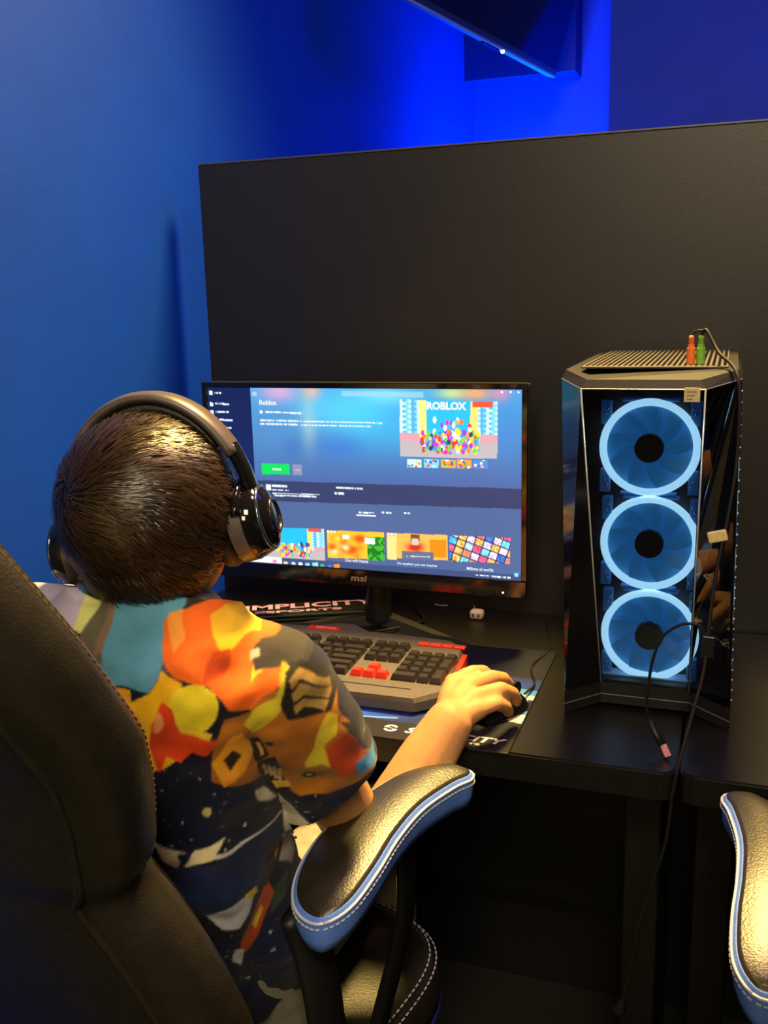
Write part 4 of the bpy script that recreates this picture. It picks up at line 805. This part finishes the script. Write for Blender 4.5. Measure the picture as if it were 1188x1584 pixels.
# printed pattern: flat colour shapes laid out in the cloth's own back-view plane (metres)
NP = np.array([math.sin(AZ), -math.cos(AZ), 0])
def chart(x, y):
    d = np.array(ray(x, y)); cpos = np.array(CAM); t = ((O_-cpos) @ NP)/(d @ NP); h = cpos+d*t; return ((h-O_) @ AX, h[2])
A = (co-O_) @ AX; Zc = co[:, 2]
def print_colours(A, Zc):
    wob = 0.004*(vnoise(A, Zc, 45, 21)-.5)*2; wob2 = 0.004*(vnoise(A, Zc, 45, 22)-.5)*2; A2 = A+wob; Z2 = Zc+wob2
    pc = np.zeros((nv, 3)); nb = vnoise(A, Zc, 18, 31); pc[:] = (13, 15, 30); pc += nb[:, None]*np.array([10, 12, 34])
    rs = np.random.RandomState(12)
    sp = vnoise(A, Zc, 260, 41) > 0.93; pc[sp & (vnoise(A, Zc, 14, 42) > .5)] = (215, 220, 235)
    def P(pts, colr, var=0.12, sharp=False):
        k = inpoly(A if sharp else A2, Zc if sharp else Z2, [chart(*q) for q in pts]); pc[k] = np.array(colr)*(1-var+2*var*vnoise(A[k], Zc[k], 40, 51))[:, None]
    def E_(x, y, rx, ry, colr, rot=0.0, var=0.12):
        P([(x+rx*math.cos(t)*math.cos(rot)-ry*math.sin(t)*math.sin(rot), y+rx*math.cos(t)*math.sin(rot)+ry*math.sin(t)*math.cos(rot)) for t in np.linspace(0, 2*PI, 28, endpoint=False)], colr, var)
    P([(-120, 840), (150, 860), (150, 910), (112, 985), (90, 1010), (-120, 1100)], (196, 186, 214)); P([(130, 905), (190, 890), (260, 905), (215, 935), (150, 990), (112, 985)], (222, 222, 140))
    P([(225, 900), (340, 895), (345, 925), (300, 945), (235, 930)], (96, 190, 52)); P([(240, 895), (300, 890), (300, 912), (250, 915)], (60, 130, 170))
    P([(140, 985), (178, 925), (290, 925), (285, 950), (262, 985), (255, 1010), (240, 1056), (172, 1048), (120, 1010)], (92, 158, 196), .06)
    P([(118, 1000), (140, 962), (168, 915), (186, 917), (164, 985), (160, 1020), (146, 1030)], (104, 98, 84)); P([(168, 925), (182, 925), (165, 1000), (150, 1010)], (140, 110, 90))
    P([(238, 1056), (255, 1008), (268, 1012), (250, 1060)], (84, 86, 92)); P([(280, 905), (350, 905), (360, 940), (290, 950)], (52, 48, 38))
    P([(178, 1050), (212, 1056), (216, 1120), (196, 1100), (140, 1050)], (240, 170, 28)); P([(252, 1018), (292, 1034), (268, 1100), (285, 1150), (236, 1166), (212, 1160), (206, 1078), (240, 1056)], (244, 184, 24), .06)
    P([(252, 985), (262, 958), (300, 942), (345, 940), (405, 958), (470, 985), (448, 1012), (424, 1060), (396, 1088), (360, 1078), (330, 1042), (275, 1026), (255, 1008)], (240, 106, 26), .10)
    P([(322, 958), (344, 950), (392, 972), (398, 996), (372, 992), (344, 1002), (324, 984)], (246, 196, 40)); P([(345, 935), (380, 935), (450, 965), (470, 990), (400, 962)], (226, 70, 30))
    P([(268, 950), (288, 946), (284, 985), (270, 1000), (262, 985)], (250, 150, 60)); P([(330, 1000), (352, 996), (345, 1030), (322, 1040)], (214, 78, 20)); P([(392, 1010), (402, 1008), (408, 1040), (392, 1052)], (245, 190, 50))
    E_(308, 1070, 36, 34, (236, 212, 44), .2, .10); P([(270, 1100), (300, 1092), (330, 1108), (318, 1130), (285, 1120)], (228, 190, 40))
    P([(238, 1092), (262, 1066), (278, 1072), (290, 1108), (338, 1118), (322, 1144), (300, 1138), (286, 1156), (266, 1142), (256, 1164), (242, 1132)], (216, 64, 20), .2); E_(250, 1092, 9, 14, (246, 150, 90), .3)
    P([(330, 1130), (352, 1092), (392, 1090), (424, 1056), (470, 1040), (512, 1070), (548, 1150), (590, 1230), (470, 1250), (424, 1210), (376, 1196), (330, 1178)], (166, 98, 26), .22)
    P([(384, 1018), (402, 1002), (446, 985), (500, 985), (476, 1032), (436, 1024), (398, 1040)], (58, 54, 50)); P([(384, 1014), (400, 1013), (402, 1022), (386, 1026)], (190, 180, 160))
    P([(398, 1088), (428, 1066), (432, 1020), (446, 1030), (440, 1082), (416, 1110), (396, 1122), (380, 1108)], (196, 178, 40)); P([(436, 1080), (440, 1036), (462, 1026), (520, 1056), (518, 1108), (470, 1112), (446, 1104)], (26, 22, 16), .1)
    for k in range(3): P([(446+k*3, 1046+k*20), (464, 1036+k*20), (508, 1062+k*16), (506, 1076+k*16), (466, 1052+k*20), (450+k*3, 1060+k*20)], (172, 138, 70))
    P([(476, 1180), (486, 1140), (512, 1110), (528, 1116), (522, 1150), (502, 1160), (512, 1184), (530, 1196), (506, 1210), (482, 1206)], (206, 184, 44)); P([(508, 1166), (536, 1150), (556, 1180), (574, 1216), (526, 1222), (512, 1196)], (186, 62, 24), .25); P([(548, 1206), (580, 1196), (584, 1226), (552, 1226)], (60, 140, 200)); P([(528, 1130), (545, 1140), (575, 1196), (560, 1190)], (24, 24, 36))
    P([(330, 1160), (352, 1128), (376, 1120), (392, 1146), (382, 1180), (352, 1190)], (226, 150, 32)); P([(346, 1158), (360, 1146), (372, 1158), (358, 1174)], (40, 26, 14)); P([(388, 1130), (404, 1128), (418, 1164), (402, 1176), (390, 1160)], (34, 26, 18)); P([(396, 1138), (402, 1136), (410, 1160), (404, 1164)], (210, 160, 70))
    P([(400, 1176), (428, 1166), (440, 1200), (456, 1236), (420, 1242)], (28, 22, 16)); 
    for k in range(4): P([(408+k*8, 1182+k*3), (413+k*8, 1180+k*3), (420+k*8, 1206+k*5), (414+k*8, 1210+k*5)], (196, 160, 110))
    P([(424, 1224), (452, 1214), (456, 1228), (428, 1238)], (206, 170, 60)); P([(452, 1192), (500, 1186), (520, 1204), (470, 1222)], (150, 106, 36)); E_(482, 1204, 10, 7, (50, 34, 18)); E_(482, 1204, 5, 3.5, (210, 170, 80))
    E_(328, 1232, 7, 8, (214, 196, 130)); P([(396, 1222), (410, 1226), (428, 1252), (414, 1248), (398, 1238)], (212, 204, 190)); E_(418, 1140, 6, 4, (30, 24, 18))
    P([(228, 1262), (262, 1282), (300, 1290), (360, 1300), (430, 1286), (430, 1292), (360, 1308), (300, 1298), (258, 1290), (228, 1272)], (226, 222, 222), .05); P([(246, 1276), (290, 1288), (282, 1318), (262, 1304)], (222, 206, 170)); P([(306, 1286), (348, 1276), (326, 1304), (290, 1316)], (226, 210, 170)); P([(282, 1292), (304, 1288), (288, 1314)], (20, 26, 60))
    P([(250, 1318), (430, 1300), (420, 1390), (330, 1410), (270, 1360)], (22, 34, 78), .3)
    P([(430, 1246), (452, 1268), (486, 1316), (470, 1350), (440, 1330), (432, 1290)], (204, 190, 174), .12); P([(436, 1330), (470, 1350), (452, 1400), (430, 1380)], (180, 160, 160), .2)
    P([(320, 1400), (372, 1380), (392, 1386), (364, 1430), (340, 1424)], (214, 214, 222), .1); P([(376, 1378), (394, 1376), (396, 1388), (384, 1392)], (240, 196, 40)); P([(366, 1460), (386, 1410), (412, 1390), (420, 1420), (396, 1462), (374, 1478)], (216, 84, 24), .35); P([(380, 1440), (396, 1416), (402, 1430), (388, 1456)], (248, 200, 60)); P([(416, 1330), (432, 1330), (426, 1370), (410, 1400), (404, 1384)], (60, 24, 20)); P([(420, 1352), (430, 1340), (424, 1372)], (240, 180, 40)); P([(420, 1410), (446, 1400), (440, 1440), (416, 1446)], (50, 66, 56)); P([(360, 1466), (378, 1470), (372, 1500), (356, 1490)], (224, 220, 214))
    return pc
pc = sum(print_colours(A+dx, Zc+dz) for dx, dz in ((-.0008, -.0004), (.0004, -.0008), (.0008, .0004), (-.0004, .0008), (0, 0)))/5
colour_attr(me, S3(np.clip(pc, 0, 255)))
shirt = link('shirt', me, mat('printed_cotton', rough=0.75, attr='paint', spec=0.25, noise_amt=0.08, noise_scale=500, bump=0.12, bump_scale=900, sheen=0.1), pe, True)
md = shirt.modifiers.new('thickness', 'SOLIDIFY'); md.thickness = 0.0018; md.offset = 1
cring = [Vector((-0.523+0.064*math.cos(t), 0.769+0.056*math.sin(t), 1.022-0.35*0.056*math.sin(t)*0.9)) for t in np.linspace(0, 2*PI, 40)]
co_ = B().tube(cring, 0.0042, 10, False, flat=(1.6, 0.7)).build('collar', MATS['printed_cotton'], shirt, True)
pal = [(S(214, 210, 150)), S(70, 120, 160), S(40, 46, 52), S(110, 180, 70), S(60, 56, 44), S(200, 190, 210)]
colour_attr(co_.data, np.array([pal[int(((math.atan2(v.co.y-0.769, v.co.x+0.523)+PI)/(2*PI))*11) % 6] for v in co_.data.vertices]))
# trousers and shoes
tr = B(); tr.loft([sring(-0.545, 0.875-0.25*(z-0.5), z, 0.138, 0.108, 36, 2.5) for z in np.linspace(0.475, 0.62, 8)])
for sx, kx in ((-1, -0.655), (1, -0.455)):
    hip = Vector((-0.545+sx*0.065, 0.88, 0.568)); kn = Vector((kx, 1.20, 0.553)); an = Vector((kx, 1.20, 0.16))
    tr.limb([hip, hip.lerp(kn, .5), kn], [0.075, 0.072, 0.058], 20); tr.limb([kn, kn.lerp(an, .4), an], [0.057, 0.056, 0.048], 20)
link('trousers', remeshed(tr, 0.006, 5), mat('khaki_cotton', (0.30, 0.27, 0.20), 0.85, noise_amt=0.2, noise_scale=60, bump=0.2, bump_scale=300), pe, True)
for kx in (-0.655, -0.455):
    s_ = B(); s_.limb([(kx, 1.175, 0.045), (kx, 1.25, 0.043), (kx, 1.335, 0.038)], [0.044, 0.042, 0.036], 16); link('shoe', remeshed(s_, 0.005, 3), M_black, pe, True)

# hair: a cap with thousands of strands flowing from the crown
M_hair = mat('brown_hair', (0.016, 0.008, 0.004), 0.45, spec=0.6, noise_amt=0.5, noise_scale=120)
hr = B(); hr.ell(hl(-0.004, -0.016, 0.006), (0.086, 0.105, 0.094), MH3, 40, 26); hr.ell(hl(-0.004, -0.050, -0.030), (0.068, 0.056, 0.060), MH3); hr.ell(hl(0, -0.054, -0.058), (0.054, 0.036, 0.030), MH3)
me = remeshed(hr, 0.004, 5); bm = bmesh.new(); bm.from_mesh(me)
I3 = MH3.inverted()
def drop(p): q = I3 @ (p-HC); return (q.y > 0.035 and q.z < 0.045) or q.z < -0.086 or (q.y > -0.012 and q.z < -0.028)
bmesh.ops.delete(bm, geom=[f for f in bm.faces if drop(f.calc_center_median())], context='FACES')
bm.normal_update(); faces = [(f.calc_center_median().copy(), f.normal.copy()) for f in bm.faces]; bm.to_mesh(me); bm.free()
hair = link('hair', me, M_hair, pe, True)
whorl = hl(-0.046, -0.088, 0.040)
sb = []; sf = []; rnd = random.Random(5)
for i in range(17000):
    p, n = faces[rnd.randrange(len(faces))]; p = p+Vector((rnd.uniform(-.002, .002), rnd.uniform(-.002, .002), rnd.uniform(-.002, .002)))
    rel = p-whorl; rad = rel-n*rel.dot(n); dist = rel.length
    if rad.length < 1e-4: continue
    rad.normalize(); tang = n.cross(rad); w1 = math.exp(-dist/0.035)
    nz = noise.noise_vector(p*42)*0.75+noise.noise_vector(p*150)*0.25
    d = (rad*(1-0.55*w1)+tang*(0.95*w1+0.18)+Vector((0, 0, -0.35))*min(1, dist/0.08)+nz); d = (d-n*d.dot(n)).normalized()
    L = rnd.uniform(0.020, 0.042)*(0.75 if (I3 @ (p-HC)).z < -0.05 else 1); wd = rnd.uniform(0.0004, 0.0009); sd = d.cross(n)
    lift = rnd.uniform(0.0015, 0.006); base = len(sb)
    for s in range(5):
        t = s/4; c = p+d*(L*t)+n*(lift*math.sin(PI*min(1, t*0.85+0.05))-L*L*t*t*4.2+0.0012); k = wd*(1-t*0.85); sb += [c-sd*k, c+sd*k]
    sf += [(base+2*s, base+2*s+1, base+2*s+3, base+2*s+2) for s in range(4)]
st = mk('hair_strands', sb, sf, mat('brown_hair_strands', (0.034, 0.017, 0.007), 0.36, spec=0.7, noise_amt=0.55, noise_scale=160), hair, True); st['kind'] = 'stuff'

# ------------------------------------------------------------------ headset
hs = root('headset', hl(0, 0, -0.06), 'black over-ear headset worn on the head', 'headset')
M_band = mat('headset_satin', (0.085, 0.066, 0.070), 0.36, spec=0.6, noise_amt=0.12, noise_scale=90); M_cush = mat('headset_cushion', (0.012, 0.011, 0.010), 0.5, bump=0.3, bump_scale=400)
def arch(R, zz, a0, a1, n): return [hl(R*math.sin(t), 0.006, -0.018+zz*math.cos(t)) for t in np.linspace(a0, a1, n)]
def strap(path, wv, tv, name, m):
    rings = []
    for i, p in enumerate(path):
        t = (path[min(i+1, len(path)-1)]-path[max(i-1, 0)]).normalized(); y = MH3 @ Vector((0, 1, 0)); o = y.cross(t).normalized()
        w_ = wv(i/(len(path)-1)); tt = tv(i/(len(path)-1)); rings.append([p+y*w_*math.cos(a)*(abs(math.cos(a))**-0.3 if abs(math.cos(a)) > .05 else 1)*0.9+o*tt*math.sin(a) for a in np.linspace(0, 2*PI, 14, endpoint=False)])
    return B().loft(rings).build(name, m, hs, True)
strap(arch(0.104, 0.138, -1.10, 1.10, 40), lambda t: 0.023+0.005*math.sin(PI*t), lambda t: 0.0065, 'headband', M_band)
strap(arch(0.095, 0.127, -0.95, 0.95, 32), lambda t: 0.017, lambda t: 0.0065*math.sin(PI*min(1, max(0, t*0.9+.05)))+0.001, 'headband_padding', M_cush)
for sx in (-1, 1):
    c0 = hl(sx*0.089 - 0.004, 0.010, -0.030); ax = MH3 @ Vector((sx, 0, 0.10)); ax.normalize()
    strap(arch(0.105, 0.139, sx*1.02, sx*1.42, 10), lambda t: 0.015, lambda t: 0.0065, 'slider', M_gloss)
    cup = B().tube([c0-ax*0.010, c0-ax*0.006, c0+ax*0.012, c0+ax*0.024, c0+ax*0.031, c0+ax*0.034], [0.033, 0.036, 0.037, 0.033, 0.025, 0.017], 40).build('ear_cup', M_gloss, hs, 'auto')
    B().torus(c0-ax*0.016, ax, 0.027, 0.012, 44, 12, 0.95).build('ear_cushion', M_cush, cup, True)
    B().torus(c0+ax*0.0255, ax, 0.0305, 0.0022, 44, 8).build('cup_ring', mat('blue_grey_ring', (0.10, 0.16, 0.24), 0.15, metal=0.8), cup, True)
    B().torus(c0+ax*0.0335, ax, 0.0155, 0.0022, 40, 8).build('cup_inner_ring', M_satin, cup, True)
    B().tube([c0-ax*0.004, c0+ax*0.010], [0.0378, 0.0378], 40).build('cup_band', M_band, cup, 'auto')
    yk = B(); yk.tube([c0+ax*0.006+(MH3 @ Vector((0, 0.043*math.sin(t), 0.043*math.cos(t)))) for t in np.linspace(-1.3, 1.3, 16)], 0.005, 8); yk.build('yoke', M_gloss, cup, True)
